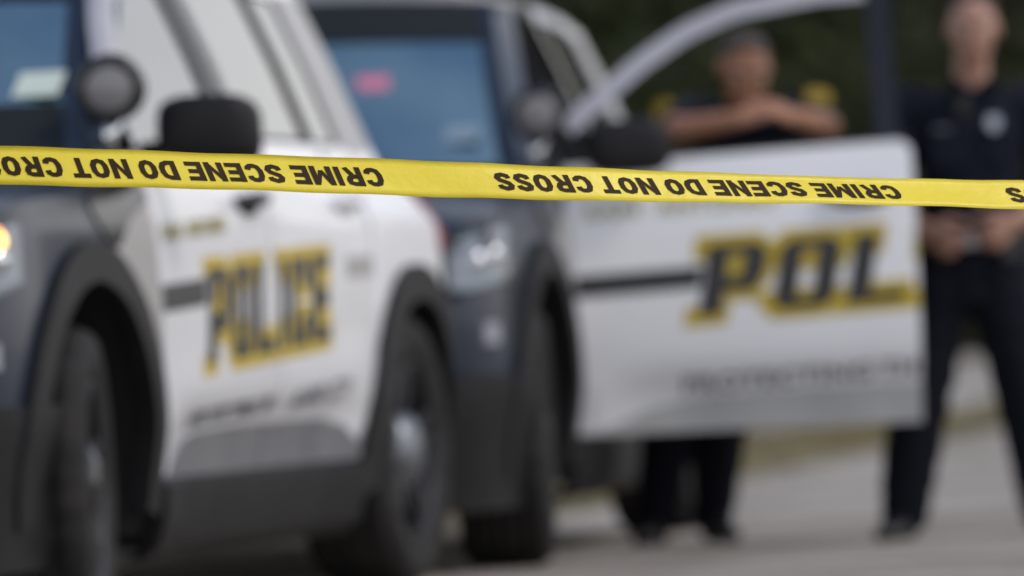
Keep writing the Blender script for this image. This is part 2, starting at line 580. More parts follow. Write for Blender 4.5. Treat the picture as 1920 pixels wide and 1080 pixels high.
# ------------------------------------------------------------ police SUV
SEC = [(.2, .95), (.38, .972), (.5, .995), (.62, 1.0), (.78, 1.0), (.95, .99), (1.05, .972), (1.12, .945), (1.2, .915), (1.4, .835), (1.66, .715), (1.74, .62)]
def sec(z):
    if z <= SEC[0][0]: return SEC[0][1]
    for (a, b), (c, d) in zip(SEC[:-1], SEC[1:]):
        if z <= c:
            t = (z - a) / (c - a)
            return b + (d - b) * t
    return SEC[-1][1]
XF, XR = .92, -3.80
def plan(u):
    """u: 0 front centre, 1 at x=.15, 2 at x=-3.2, 3 rear centre -> (x, half-width factor)"""
    s = 1
    if u < 0: u, s = -u, -1
    if u <= 1:
        t = u * PI / 2
        n = 2 / 3.4
        return (.15 + (XF - .15) * max(math.cos(t), 0) ** n, s * max(math.sin(t), 0) ** n)
    if u <= 2:
        return (.15 + (-3.2 - .15) * (u - 1), s)
    t = (u - 2) * PI / 2
    n = 2 / 3.6
    return (-3.2 + (XR + 3.35) * max(math.sin(t), 0) ** n, s * max(math.cos(t), 0) ** n)
def u_of_x(x):
    if x <= .15 and x >= -3.2: return 1 + (x - .15) / (-3.2 - .15)
    if x > .15:
        c = min(1, ((x - .15) / (XF - .15)) ** (3.4 / 2))
        return math.acos(c) / (PI / 2)
    c = min(1, ((-3.2 - x) / (-3.2 - XR)) ** (3.6 / 2))
    return 2 + math.asin(c) / (PI / 2)
def surf(u, z, off=0.0):
    x, f = plan(u)
    w = sec(z)
    if z > .98 and x < -1.7:   # the cabin narrows towards the tail
        w -= .105 * min(1, (z - .98) / .16) * min(1, (-1.7 - x) / 1.5)
    # scallop in the lower doors
    if -2.6 < x < -.7 and z < .56:
        k = max(0, min(1, (x + 2.6) / .35)) * max(0, min(1, (-.7 - x) / .25))
        t = max(0, min(1, (.56 - z) / .1))
        k *= t * t * (3 - 2 * t)
        w -= .045 * k
    # nose and tail lean in with height
    au = abs(u)
    if au < 1:
        k = 1 - au ** 2
        x -= k * (max(0, z - .72) * .38 + max(0, .42 - z) * .25)
    if au > 2:
        k = (au - 2)
        x += k * (max(0, z - .95) * 1.1 + max(0, .4 - z) * .2)
    sg = 1 if f >= 0 else -1
    return Vector((x, f * (w + off * (1 if au <= 2.6 else 0)), z))
def sside(x, z, side=1, off=0.0):
    u = u_of_x(x)
    v = surf(u, z, off)
    v.y *= side
    return v
WC = .366  # hub height
XFW, XRW = -.06, -3.025
# inner and outer radius and centre height of each wheel opening
ARCH_F, ARCH_R = (.450, .545, .385), (.405, .500, .366)
def arch(x, xc, grow=0.0, outer=True):
    ri, ro, zc = ARCH_F if xc == XFW else ARCH_R
    r = (ro if outer else ri) + grow
    d = abs(x - xc)
    return zc + math.sqrt(max(r * r - d * d, 0)) if d < r else -1
def inward(side, t):
    return lambda v: Vector((0, -side * t, 0))
def side_panel(name, x0, x1, zlo, zhi, side, mat, parent, nx=28, nz=12, off=0.0, t=.03, origin=None):
    rows = []
    for i in range(nx + 1):
        x = x0 + (x1 - x0) * i / nx
        a, b = zlo(x), zhi(x)
        row = []
        for j in range(nz + 1):
            z = a + (b - a) * j / nz
            row.append(sside(x, z, side, off))
        rows.append(row)
    if origin is not None:
        rows = [[v - origin for v in r] for r in rows]
    return slab(name, rows, inward(side, t), mat, parent)
def ribbon(name, outer, inner, side, mat, parent, off=0.0, t=.035, origin=None, n=4):
    """outer/inner: matching lists of (x,z) on the side surface"""
    rows = []
    for (a, b) in zip(outer, inner):
        rows.append([sside(a[0] + (b[0] - a[0]) * k / n, a[1] + (b[1] - a[1]) * k / n, side, off) for k in range(n + 1)])
    if origin is not None:
        rows = [[v - origin for v in r] for r in rows]
    return slab(name, rows, inward(side, t), mat, parent)

BELT = lambda x: 1.14 + .045 * max(0, min(1, (-.6 - x) / 1.1))
# greenhouse outline (outer edge of the window frames)
TOP = [(-.36, 1.08), (-.62, 1.275), (-.85, 1.46), (-1.0, 1.555), (-1.15, 1.615), (-1.4, 1.655), (-1.74, 1.668), (-2.3, 1.668), (-2.8, 1.655), (-3.2, 1.63), (-3.6, 1.57)]
def interp(P, x):
    if x >= P[0][0]: return P[0][1]
    for (a, b), (c, d) in zip(P[:-1], P[1:]):
        if x >= c: return b + (d - b) * (x - a) / (c - a)
    return P[-1][1]
def top(x): return interp(TOP, x)
def hood_z(x):  # edge height of the hood and fender
    return interp([(1.0, .88), (.92, .91), (.75, .975), (.4, 1.02), (0, 1.04), (-.42, 1.07), (-.7, 1.085)], x)

def flat_on_side(V, Fc, fx, fz, side, name, mat, parent, off, origin, t=.0015):
    """map flat letter mesh onto the body side; fx,fz map (x,y)->body x,z"""
    bm = bmesh.new()
    vs_ = []
    for v in V:
        p = sside(fx(v), fz(v), side, off) - origin
        vs_.append(bm.verts.new(p))
    for f in Fc:
        try:
            bm.faces.new([vs_[i] for i in f])
        except ValueError:
            pass
    r = bmesh.ops.extrude_face_region(bm, geom=bm.faces[:])
    for e in r['geom']:
        if isinstance(e, bmesh.types.BMVert):
            e.co.y -= side * t
    return from_bm(name, bm, mat, parent, smooth=False)

def block_word(word, d0, side, z0, zh, slant, lw, gap, clip, xstart, parent, origin, tag_gold=True):
    """word painted on the side starting at distance d0 behind the hinge line. clip=(xmin,xmax) of the panel"""
    def poly_pts(grow):
        out = []
        x = d0
        for ch in word:
            w = lw * (.42 if ch == 'I' else 1.0)
            for P in BLOCK[ch]:
                P2 = P
                out.append((x, w, P2, grow))
            x += w * (.32 if ch == 'I' else .95) / (.42 if ch == 'I' else 1) + gap if ch != 'I' else w * .8 + gap
        return out
    for layer, (grow, mat, off) in enumerate([(.030, M['yellowfilm'], .002), (0, M['blackfilm'], .0045)]):
        bm = bmesh.new()
        for (x, w, P, g) in poly_pts(grow):
            cx = sum(p[0] for p in P) / len(P)
            cy = sum(p[1] for p in P) / len(P)
            pts = []
            for (a, b) in P:
                ww = lw * 1.0
                px = x + a * ww
                pz = b * zh
                pts.append(Vector((px, pz)))
            if g:
                c = Vector((x + cx * lw, cy * zh))
                npts = []
                n = len(pts)
                # offset polygon outwards
                area = sum(pts[i].x * pts[(i + 1) % n].y - pts[(i + 1) % n].x * pts[i].y for i in range(n))
                sgn = 1 if area > 0 else -1
                for i in range(n):
                    e1 = (pts[i] - pts[i - 1]).normalized()
                    e2 = (pts[(i + 1) % n] - pts[i]).normalized()
                    n1 = Vector((e1.y, -e1.x)) * sgn
                    n2 = Vector((e2.y, -e2.x)) * sgn
                    m_ = (n1 + n2)
                    if m_.length < 1e-4: m_ = n1
                    m_.normalize()
                    k = 1 / max(.5, m_.dot(n1))
                    npts.append(pts[i] + m_ * g * k + Vector((-.009, 0)))
                pts = npts
            pts = [Vector((p.x + slant * p.y, p.y)) for p in pts]
            # clip to the panel
            def clipx(pts, lim, keep_less):
                out = []
                for i in range(len(pts)):
                    a, b = pts[i - 1], pts[i]
                    ina = (a.x <= lim) if keep_less else (a.x >= lim)
                    inb = (b.x <= lim) if keep_less else (b.x >= lim)
                    if ina != inb:
                        t = (lim - a.x) / (b.x - a.x)
                        out.append(a + (b - a) * t)
                    if inb: out.append(b)
                return out
            pts = clipx(pts, clip[1], True)
            if len(pts) > 2: pts = clipx(pts, clip[0], False)
            if len(pts) < 3: continue
            vs_ = [bm.verts.new(sside(xstart - p.x, z0 + RISE * p.x + p.y * (1 - .05 * p.x), side, off) - origin) for p in pts]
            try:
                bm.faces.new(vs_)
            except ValueError:
                pass
        if not bm.faces:
            bm.free()
            continue
        r = bmesh.ops.extrude_face_region(bm, geom=bm.faces[:])
        for e in r['geom']:
            if isinstance(e, bmesh.types.BMVert):
                e.co.y -= side * .0015
        from_bm('lettering', bm, mat, parent, smooth=False)

def plain_word(text, x_from, width, z0, capz, side, mat, parent, origin, off=.003, weight=.02, clip=None, slant=.0, xstart=-.62, spacing=1.05):
    V, Fc, a, b = text_mesh(text, weight, spacing)
    s = width / (b - a)
    sz = capz / .73
    V2 = [Vector((x_from + (v.x - a) * s + slant * v.y * sz, v.y * sz)) for v in V]
    if clip:
        F2 = [f for f in Fc if all(clip[0] <= V2[i].x <= clip[1] for i in f)]
    else:
        F2 = Fc
    if not F2: return
    flat_on_side(V2, F2, lambda v: xstart - v.x, lambda v: z0 + RISE * v.x + v.y, side, 'lettering', mat, parent, off, origin)

HX, XM, XD = -.62, -1.65, -2.62   # hinge line, centre pillar, rear end of the doors
def make_wheel(parent, x, side):
    w = empty('wheel', (0, 0, 0))
    w.parent = parent
    y0 = side * .985
    bm = bmesh.new()
    R = .364
    prof = [(.235, -.02), (.25, .0), (.30, .012), (.335, .008), (.353, -.008), (.361, -.03)]
    # tread with grooves
    for k in range(5):
        a = -.035 - k * .038
        prof += [(R, a), (R, a - .028), (R - .009, a - .030), (R - .009, a - .036)]
    prof += [(.359, -.225), (.338, -.245), (.30, -.25), (.24, -.235)]
    prof.append(prof[0])
    n = 96
    rings = revolve(bm, [(r, a * side) for r, a in prof], n, origin=(x, y0, WC + .002))
    # lateral sipes in the tread blocks
    for k, ring in enumerate(rings):
        if k % 3 == 0:
            for j in range(6, 26):
                v = ring[j]
                d = Vector((v.co.x - x, 0, v.co.z - WC))
                v.co -= d.normalized() * .005
    from_bm('tyre', bm, M['rubber'], w)
    bm = bmesh.new()
    revolve(bm, [(.238, -.235 * side), (.23, -.02 * side), (.24, -.004 * side), (.232, .002 * side), (.222, -.012 * side), (.215, -.22 * side)], 48, origin=(x, y0, WC + .002))
    # five broad spokes
    for k in range(5):
        t = 2 * PI * k / 5 + .35
        ca, sa = math.cos(t), math.sin(t)
        for sgn in (-1, 1):
            pr = []
            for rr, hw, yy in ((.05, .03, -.03), (.13, .032, -.018), (.225, .045, -.01)):
                pr.append([(rr, sgn * (hw - .022), yy), (rr, sgn * hw, yy - .004), (rr, sgn * hw, yy - .035), (rr, sgn * (hw - .022), yy - .03)])
            vv = []
            for row in pr:
                vv.append([bm.verts.new((x + r_ * ca - q * sa, y0 + yy * side, WC + .002 + r_ * sa + q * ca)) for r_, q, yy in row])
            for i in range(2):
                for j in range(4):
                    bm.faces.new((vv[i][j], vv[i][(j + 1) % 4], vv[i + 1][(j + 1) % 4], vv[i + 1][j]))
    from_bm('rim', bm, M['rim'], w)
    bm = bmesh.new()
    revolve(bm, [(.001, .012 * side), (.05, .01 * side), (.08, -.003 * side), (.098, -.02 * side), (.105, -.05 * side)], 28, origin=(x, y0, WC + .002))
    from_bm('hub_cap', bm, M['hub'] if x == XRW else M['gloss_black'], w)
    bm = bmesh.new()
    revolve(bm, [(.06, -.09 * side), (.165, -.09 * side), (.165, -.105 * side), (.06, -.105 * side)], 36, origin=(x, y0, WC + .002))
    from_bm('brake_disc', bm, M['rim'], w)
    return w

def make_door(car, front, side, word, mirror=True, opened=0.0, glass_down=False, x0=None, x1=None):
    xa, xb = (x0, x1)
    org = Vector((xa, side * .97, 0))
    gap = .006
    def zlo(x):
        r_ = .04
        e_ = max(0, (xb + r_) - x) if front else 0
        return max(.36 + r_ - math.sqrt(max(0, r_ * r_ - min(e_, r_) ** 2)), arch(x, XRW, .004))
    if front:
        bl = lambda x: BELT(x) - (.05 - math.sqrt(max(0, .05 ** 2 - min(.05, max(0, (xb + .05) - x)) ** 2)))
    else:
        bl = lambda x: BELT(x)
    # sheet metal below the belt, with belt shoulder
    d = side_panel('door', xa - gap, xb + gap, zlo, bl, side, M['white'], car, nx=72, nz=22, t=.035, origin=org)
    d.location = org
    d.rotation_euler = (0, 0, -side * opened)
    # inner trim
    side_panel('inner_trim', xa - .03, xb + .03, lambda x: zlo(x) + .03, lambda x: bl(x) - .02, side, M['interior'], d, nx=20, nz=6, off=-.04, t=.05, origin=org)
    # window frame
    fw = .05
    N = 26
    xs_ = [xa - gap + (xb - xa + 2 * gap) * i / N for i in range(N + 1)]
    if front:
        outer, inner = [], []
        for x in xs_:
            outer.append((x, top(x) - .004))
            # inner edge offset along the curve normal
        pts = [Vector(p) for p in outer]
        for i, p in enumerate(pts):
            d_ = (pts[min(i + 1, N)] - pts[max(i - 1, 0)]).normalized()
            nrm = Vector((-d_.y, d_.x))
            if nrm.y > 0: nrm = -nrm
            q = p + nrm * .054
            inner.append((max(q.x, xb + .07), max(q.y, BELT(q.x) - .005)))
        ribbon('window_frame', outer, inner, side, M['frame'], d, origin=org)
        # rear upright of the frame
        K = 12
        o2 = [(xb + gap, BELT(xb) + (top(xb) - .004 - BELT(xb)) * k / K) for k in range(K + 1)]
        o2 = [(xb + .036, z) for _, z in o2]
        i2 = [(xb + .105, z) for _, z in o2]
        ribbon('pillar_cover', i2, o2, side, M['gloss_black'], d, off=.002, origin=org)
        gx0, gx1 = xa - .1, xb + .10
    else:
        K = 12
        o2 = [(xa - gap, BELT(xa) + (top(xa) - .004 - BELT(xa)) * k / K) for k in range(K + 1)]
        i2 = [(xa - .07, z) for _, z in o2]
        ribbon('pillar_cover', i2, o2, side, M['gloss_black'], d, off=.002, origin=org)
        outer = [(x, top(x) - .004) for x in xs_]
        inner = [(x, top(x) - .055) for x in xs_]
        ribbon('window_frame', outer, inner, side, M['frame'], d, origin=org)
        o2 = [(xb + gap, BELT(xb) + (top(xb) - .05 - BELT(xb)) * k / K) for k in range(K + 1)]
        i2 = [(xb + .06, z) for _, z in o2]
        ribbon('pillar_trim', i2, o2, side, M['gloss_black'], d, off=.002, origin=org)
        gx0, gx1 = xa - .072, xb + .062
    ribbon('belt_moulding', [(x, BELT(x) + .001) for x in xs_], [(x, BELT(x) + .013) for x in xs_], side, M['plastic'], d, off=.001, t=.02, origin=org, n=2)
    if not glass_down:
        side_panel('window', gx0, gx1, lambda x: BELT(x) - .01, lambda x: max(BELT(x) + .003, top(x) - .05), side, M['glass'] if front else M['tint_side'], d, nx=24, nz=12, off=-.012, t=.005, origin=org)
    # handle
    hxc = xb + .17
    bm = bmesh.new()
    pts = [sside(hxc + dx, 1.03 + dz, side, oo) - org for dx, dz, oo in ((.1, -.004, -.005), (.085, 0, .03), (.03, .004, .042), (-.03, .004, .042), (-.085, 0, .03), (-.1, -.004, -.005))]
    tube_bm(bm, pts, [.012, .015, .017, .017, .015, .012], 8)
    from_bm('handle', bm, M['gloss_black'] if front else M['white'], d)
    bm = bmesh.new()
    pts = [sside(hxc + dx, 1.012, side, .0005) - org for dx in (-.07, -.03, .03, .07)]
    tube_bm(bm, pts, [.012, .02, .02, .012], 10)
    from_bm('handle_recess', bm, M['plastic'] if front else M['white'], d)
    # livery: word positions measured from the front hinge line
    s0, s1 = (HX - xa), (HX - xb)
    clip = (s0 + gap + .001, s1 - gap - .001)
    block_word('POLICE', .378, side, word[0], word[1], .18, .19, .035, clip, HX, d, org)
    # dark stripe in front of the word
    if front:
        ribbon('stripe', [(HX - .012, .822), (HX - .2, .83), (HX - .40, .838)], [(HX - .012, .757), (HX - .2, .765), (HX - .385, .773)], side, M['blackfilm'], d, off=.002, t=.002, origin=org)
        plain_word('SAN', .06, .16, word[2], .042, side, M['goldpale'], d, org, clip=None)
        plain_word('ANTONIO', .27, .35, word[2], .042, side, M['goldpale'], d, org, clip=None)
    else:
        q0, q1 = 1.72, s1 - .012
        if q1 > q0:
            ribbon('stripe', [(HX - q0, .885), (HX - q1, .89)], [(HX - q0, .83), (HX - q1, .835)], side, M['greypaint'], d, off=.002, t=.002, origin=org)
    R_LOW = .455
    plain_word('PROTECTING', .33, .55, R_LOW, .048, side, M['greyfilm'], d, org, clip=clip)
    plain_word('THE', .905, .15, R_LOW, .048, side, M['greyfilm'], d, org, clip=clip)
    plain_word('ALAMO', 1.19, .28, R_LOW, .048, side, M['greyfilm'], d, org, clip=clip)
    plain_word('CITY', 1.52, .2, R_LOW, .048, side, M['greyfilm'], d, org, clip=clip)
    def door_reflect(x):
        return interp([(-.64, .362), (-.72, .375), (-.86, .43), (-1.02, .462), (-1.4, .472), (-2.2, .472), (-2.38, .45), (-2.5, .40), (-2.6, .362)], x)
    ca, cb = (xa - .03 if front else xa - .004), xb + (.004 if front else .03)
    side_panel('door_reflection', ca, cb, lambda x: max(.358, arch(x, XRW, .004)) if x > -2.45 else zlo(x), lambda x: max(door_reflect(x), zlo(x) + .002), side, M['door_reflect'] if opened == 0 and word[0] < .66 else M['door_reflect_pale'], d, nx=30, nz=6, off=.006, t=.008, origin=org)  # no separate part: ground reflection and shade painted along the lower door
    if mirror:
        # door mirror: arm, housing, glass
        bm = bmesh.new()
        base = sside(HX - .14, 1.14, side, -.01) - org
        tube_bm(bm, [base, base + Vector((.0, side * .07, .01)), base + Vector((.0, side * .13, .03))], [.03, .026, .03], 10)
        from_bm('mirror_arm', bm, M['plastic'], d)
        bm = bmesh.new()
        r = bmesh.ops.create_icosphere(bm, subdivisions=3, radius=1)
        folded = opened > 0
        c = base + (Vector((-.055, side * .10, .05)) if folded else Vector((.01, side * .175, .045)))
        for v in bm.verts:
            p = v.co.copy()
            # superellipsoid housing, flat towards the driver
            q = Vector([math.copysign(abs(k) ** .55, k) for k in p])
            fr_ = .085 if p.x > 0 else .03
            if folded:
                v.co = c + Vector((q.y * .125, q.x * side * fr_ * .8, q.z * .082))
            else:
                v.co = c + Vector((q.x * fr_ - .02 * q.y * side, q.y * .122, q.z * .088 + .012 * q.x))
        from_bm('mirror', bm, M['plastic'], d)
        bm = bmesh.new()
        if folded:
            bbox(bm, c.x - .105, c.x + .105, c.y - side * .028 - .004, c.y - side * .028 + .004, c.z - .062, c.z + .062, .002)
        else:
            bbox(bm, c.x - .037, c.x - .031, c.y - .11, c.y + .11, c.z - .068, c.z + .068, .002)
        from_bm('mirror_glass', bm, M['chrome'], d, smooth=False)
    return d

def make_car(name, origin_xy, heading, label, open_left, word, steer=0.0, band_t=.12):
    th = math.atan2(-math.cos(heading), -math.sin(heading))
    car = empty(name, (origin_xy[0], origin_xy[1], 0), th)
    tag(car, label, 'police car', 'police vehicles parked side by side')
    for side in (1, -1):
        # front fender, from nose corner to hinge line
        ufr = .62
        xs_f = plan(ufr)[0]
        rows = []
        N = 60
        u1 = u_of_x(HX + .006)
        for i in range(N + 1):
            u = ufr + (u1 - ufr) * i / N
            x = plan(u)[0]
            a = max(.50 if x > .4 else .335, arch(x, XFW, -.03))
            if x > .30: a = max(a, .50)
            b = hood_z(x)
            if x < -.36: b = hood_z(x)
            rows.append([(lambda v: Vector((v.x, v.y * side, v.z)))(surf(u, a + (b - a) * j / 14)) for j in range(15)])
        slab('fender', rows, inward(side, .03), M['dark'], car)
        # pale livery panel behind the front wheel
        xo = [HX + .008 + .30 * k / 8 for k in range(9)]
        f = car.children[-1] if False else None
        rows = []
        for k in range(13):
            x = HX + .01 + .40 * k / 12
            lo = max(.345, arch(x, XFW, .004))
            hi = interp([(-.2, .88), (-.30, .93), (-.46, .99), (-.61, 1.03)], x)
            if hi < lo + .004: hi = lo + .004
            rows.append([sside(x, lo + (hi - lo) * j / 8, side, .0035) for j in range(9)])
        slab('fender_panel', rows, inward(side, .003), M['greypaint'], car)
        rows = []
        for k in range(9):
            x = -.10 - .42 * k / 8
            hi = hood_z(x) - .004
            lo = interp([(-.10, 1.02), (-.2, .93), (-.28, .90), (-.36, .95), (-.46, .995), (-.52, 1.04)], x)
            rows.append([sside(x, min(lo, hi - .004) + (hi - min(lo, hi - .004)) * j / 5, side, .006) for j in range(6)])
        slab('fender_wedge', rows, inward(side, .004), M['gloss_black'], car)  # gloss-black wedge below the hood edge
        # quarter panel
        xq1 = plan(2.5)[0]
        rows = []
        N = 50
        ua, ub = u_of_x(-2.53), 2.5
        for i in range(N + 1):
            u = ua + (ub - ua) * i / N
            x = plan(u)[0]
            a = max(.335, arch(x, XRW, -.03)) if x > -3.5 else .42
            bz = BELT(-2.6)
            b = bz
            if x > XD - .005:
                b = max(a + .01, arch(x, XRW) - .002)
            rows.append([(lambda v: Vector((v.x, v.y * side, v.z)))(surf(u, a + (b - a) * j / 14)) for j in range(15)])
        slab('quarter_panel', rows, inward(side, .03), M['white'], car)
        # wheel arch trims
        for xc in (XFW, XRW):
            outer, inner = [], []
            for k in range(37):
                t = math.radians(-12 + 204 * k / 36)
                ri, ro, zc = ARCH_F if xc == XFW else ARCH_R
                outer.append((xc + ro * math.cos(t), max(.2, zc + ro * math.sin(t))))
                inner.append((xc + ri * math.cos(t), max(.2, zc + ri * math.sin(t))))
            ribbon('wheel_arch_trim', outer, inner, side, M['plastic'], car, off=.022, t=.05)
            bm = bmesh.new()
            ri, ro, zc = ARCH_F if xc == XFW else ARCH_R
            revolve(bm, [(ri + .005, side * .965), (ri + .01, side * .60), (.02, side * .58)], 28, origin=(xc, 0, zc), arc=(math.radians(-20), math.radians(200)))
            from_bm('wheel_well', bm, M['well'], car)
            wh = make_wheel(car, xc, side)
            if xc == XFW and steer:
                pc = Vector((xc, side * .86, 0))
                wh.rotation_euler = (0, 0, steer)
                wh.location = pc - Matrix.Rotation(steer, 3, 'Z') @ pc
        # rocker panel
        rows = []
        for i in range(25):
            x = -.64 + (-2.53 + .64) * i / 24
            rows.append([sside(x, z, side, o) for z, o in ((.355, .01), (.345, .024), (.27, .026), (.20, .014), (.165, -.03))])
        slab('rocker_panel', rows, inward(side, .04), M['plastic'], car)
        # A pillar, D pillar, quarter window
        ap_o = [(-.38 - .0 * k, 0) for k in range(1)]
        rows = []
        for k in range(13):
            t = k / 12
            p = Vector((-.36 - .79 * t, side * (.90 - .20 * t - .012 * math.sin(PI * t)), 1.075 + .575 * t))
            q = Vector((-.44 - .86 * t, side * (.945 - .215 * t), 1.075 + .575 * t - .01))
            rows.append([p + (q - p) * j / 3 for j in range(4)])
        slab('windshield_pillar', rows, inward(side, .05), M['dark'], car)
        xs_ = [XD - .005 - .66 * k / 16 for k in range(17)]
        ribbon('roof_side_rail', [(x, top(x) - .002) for x in xs_], [(x, top(x) - .06) for x in xs_], side, M['white'], car)
        side_panel('quarter_window', XD - .01, -2.98, lambda x: BELT(x) + .01, lambda x: top(x) - .058, side, M['tint_side'], car, off=-.01, t=.006, nx=12, nz=8)
        # D pillar
        rows = []
        for k in range(9):
            z = 1.17 + (1.60 - 1.17) * k / 8
            ra = u_of_x(-2.95)
            rows.append([(lambda v: Vector((v.x, v.y * side, v.z)))(surf(ra + (2.38 - ra) * j / 5, z)) for j in range(6)])
        slab('rear_pillar', rows, inward(side, .04), M['pillar'], car)
        # tail lamp and headlamp
        rows = []
        for k in range(10):
            u = 2.12 + .42 * k / 9
            rows.append([(lambda v: Vector((v.x, v.y * side, v.z)))(surf(u, z, .012)) for z in (.90, .96, 1.03, 1.09)])
        slab('tail_light', rows, inward(side, .04), M['redlens'], car)
        rows, rows2 = [], []
        for k in range(17):
            u = .57 + .29 * k / 16
            zl = .785 + .05 * (k / 16) ** 2
            zh_ = .93 + .045 * (k / 16)
            rows.append([(lambda v: Vector((v.x, v.y * side, v.z)))(surf(u, zl + (zh_ - zl) * j / 5, .014)) for j in range(6)])
            rows2.append([(lambda v: Vector((v.x, v.y * side, v.z)))(surf(u, zl + .006 + (zh_ - zl - .012) * j / 5, .002)) for j in range(6)])
        hl = slab('headlight', rows, inward(side, .004), M['lens'], car)
        slab('reflector', rows2, inward(side, .02), M['chrome_soft'], hl)
        for zz, uu in ((.87, .69), (.885, .78)):
            c = surf(uu, zz, -.01)
            c.y *= side
            bm = bmesh.new()
            bmesh.ops.create_uvsphere(bm, u_segments=16, v_segments=10, radius=.036, matrix=Matrix.Translation(c))
            from_bm('lamp_bowl', bm, M['chrome'], hl)
        # side turn lamp at the wrap-round end of the headlight
        c = surf(.765, .93, .006)
        c.y *= side
        bm = bmesh.new()
        bmesh.ops.create_uvsphere(bm, u_segments=20, v_segments=12, radius=1, matrix=Matrix.Translation(c) @ Matrix.Diagonal((.055, .016, .034, 1)))
        from_bm('turn_lamp', bm, M['amber'] if (label.startswith('nearer') and side == 1) else M['foglamp'], hl)
        if label.startswith('nearer') and side == 1:
            bm = bmesh.new()
            bmesh.ops.create_uvsphere(bm, u_segments=16, v_segments=10, radius=1, matrix=Matrix.Translation(c + Vector((0, side * .012, 0))) @ Matrix.Diagonal((.026, .012, .02, 1)))
            from_bm('lamp_bulb', bm, M['ambercore'], hl)
        # fog lamp pocket
        rows = []
        for k in range(8):
            u = .70 + .07 * k / 7
            rows.append([(lambda v: Vector((v.x, v.y * side, v.z)))(surf(u, z, .008)) for z in (.64, .655, .685, .70)])
        slab('fog_lamp', rows, inward(side, .02), M['foglamp'], car)
    # nose
    def band(name, ua, ub, z0, z1, mat, off=0.0, nz=8, nu=40, t=.03, parent=car):
        rows = []
        for i in range(nu + 1):
            u = ua + (ub - ua) * i / nu
            rows.append([surf(u, z0 + (z1 - z0) * j / nz, off) for j in range(nz + 1)])
        return slab(name, rows, lambda v: Vector((-t if v.x > -1.5 else t, 0, 0)), mat, parent)
    band('front_bumper', -.615, .615, .56, .765, M['dark'])
    band('lower_bumper', -1.0, 1.0, .18, .555, M['plastic'], off=.012)
    g = band('grille', -.56, .56, .77, .885, M['gloss_black'], off=0)
    for k in range(4):
        z = .783 + .026 * k
        band('grille_bar', -.52, .52, z, z + .009, M['rim'], off=.0, nz=1, t=-.012, parent=g)
    band('nose_panel', -.615, .615, .89, .91, M['dark'])
    band('rear_bumper', 2.5, 3.5, .30, .62, M['plastic']) if False else None
    # rear end
    rows = []
    for i in range(31):
        v = -1 + 2 * i / 30
        u = 3 - abs(v) * .5
        sg = 1 if v >= 0 else -1
        row = []
        for j in range(9):
            p = surf(u, .30 + (.66 - .30) * j / 8)
            row.append(Vector((p.x - .03, p.y * sg, p.z)))
        rows.append(row)
    slab('rear_bumper', rows, lambda v: Vector((.04, 0, 0)), M['plastic'], car)
    rows = []
    for i in range(31):
        v = -1 + 2 * i / 30
        u = 3 - abs(v) * .5
        sg = 1 if v >= 0 else -1
        row = []
        for j in range(9):
            p = surf(u, .66 + (1.175 - .66) * j / 8)
            row.append(Vector((p.x, p.y * sg, p.z)))
        rows.append(row)
    slab('tailgate', rows, lambda v: Vector((.04, 0, 0)), M['white'], car)
    rows = []
    for i in range(17):
        v = -1 + 2 * i / 16
        row = []
        for j in range(7):
            t = j / 6
            z = 1.18 + (1.60 - 1.18) * t
            row.append(Vector((-3.62 + .36 * t + .05 * abs(v) ** 3, v * (.72 - .13 * t), z)))
        rows.append(row)
    slab('rear_window', rows, lambda v: Vector((.008, 0, 0)), M['tint'], car)
    # hood: sections between the fender tops
    rows = []
    us = [.62 + (u_of_x(-.40) - .62) * i / 24 for i in range(25)]
    for u in us:
        x, f = plan(u)
        z = hood_z(x)
        e = surf(u, z)
        row = []
        for j in range(21):
            v = -1 + 2 * j / 20
            cr = .055 * (1 - v ** 4) * min(1, (XF - x + .1) / .5)
            xc = e.x + .02 * (1 - v * v) * (1 if x > .5 else 0)
            if x < -.2: xc += .06 * (1 - v * v) * ((-.2 - x) / .2)
            ridge = .012 * math.exp(-((abs(v) - .55) / .1) ** 2)
            row.append(Vector((xc, e.y * v * .995, e.z + cr + ridge)))
        rows.append(row)
    # close the nose down to the grille
    e0 = rows[0]
    front = []
    for j, p in enumerate(e0):
        v = -1 + 2 * j / 20
        q = surf(.615 * v, .91)
        front.append(Vector((q.x + .004, q.y, .912)))
    mid = [(a + b) / 2 + Vector((.03, 0, .008)) for a, b in zip(e0, front)]
    slab('hood', [front, mid] + rows, lambda v: Vector((0, 0, -.025)), M['dark'], car)
    # cowl, windshield, wipers
    def ws(t, v):
        xb_ = -.40 + .10 * (1 - v * v)
        xt = -1.17 + .09 * (1 - v * v)
        return Vector((xb_ + (xt - xb_) * t + .03 * math.sin(PI * t) * .5, v * (.89 - .20 * t), 1.075 + .575 * t + .02 * (1 - v * v) * t))
    rows = [[ws(t / 12, -1 + 2 * j / 16) for j in range(17)] for t in range(13)]
    slab('windshield', rows, lambda v: Vector((-.004, 0, -.006)), M['wglass'], car)
    rows = [[ws(t / 30, (-1 + 2 * j / 16) * .99) + Vector((.004, 0, .003)) for j in range(17)] for t in (23.6, 26, 28, 30)]
    slab('shade_band', rows, lambda v: Vector((-.002, 0, -.003)), M['band'], car)
    rows = [[ws(t, -1 + 2 * j / 16) + Vector((d_, 0, e_)) for j in range(17)] for t, d_, e_ in ((.0, .08, -.02), (.02, .03, .0), (.05, .006, .004))]
    slab('cowl', rows, lambda v: Vector((0, 0, -.03)), M['plastic'], car)
    for yy in (.12, -.55):
        bm = bmesh.new()
        a = ws(.03, yy) + Vector((.03, 0, .015))
        b = ws(.10, yy + .62) + Vector((.015, 0, .012))
        tube_bm(bm, [a, (a + b) / 2 + Vector((.01, 0, .01)), b], [.012, .008, .006], 6)
        from_bm('wiper', bm, M['plastic'], car)
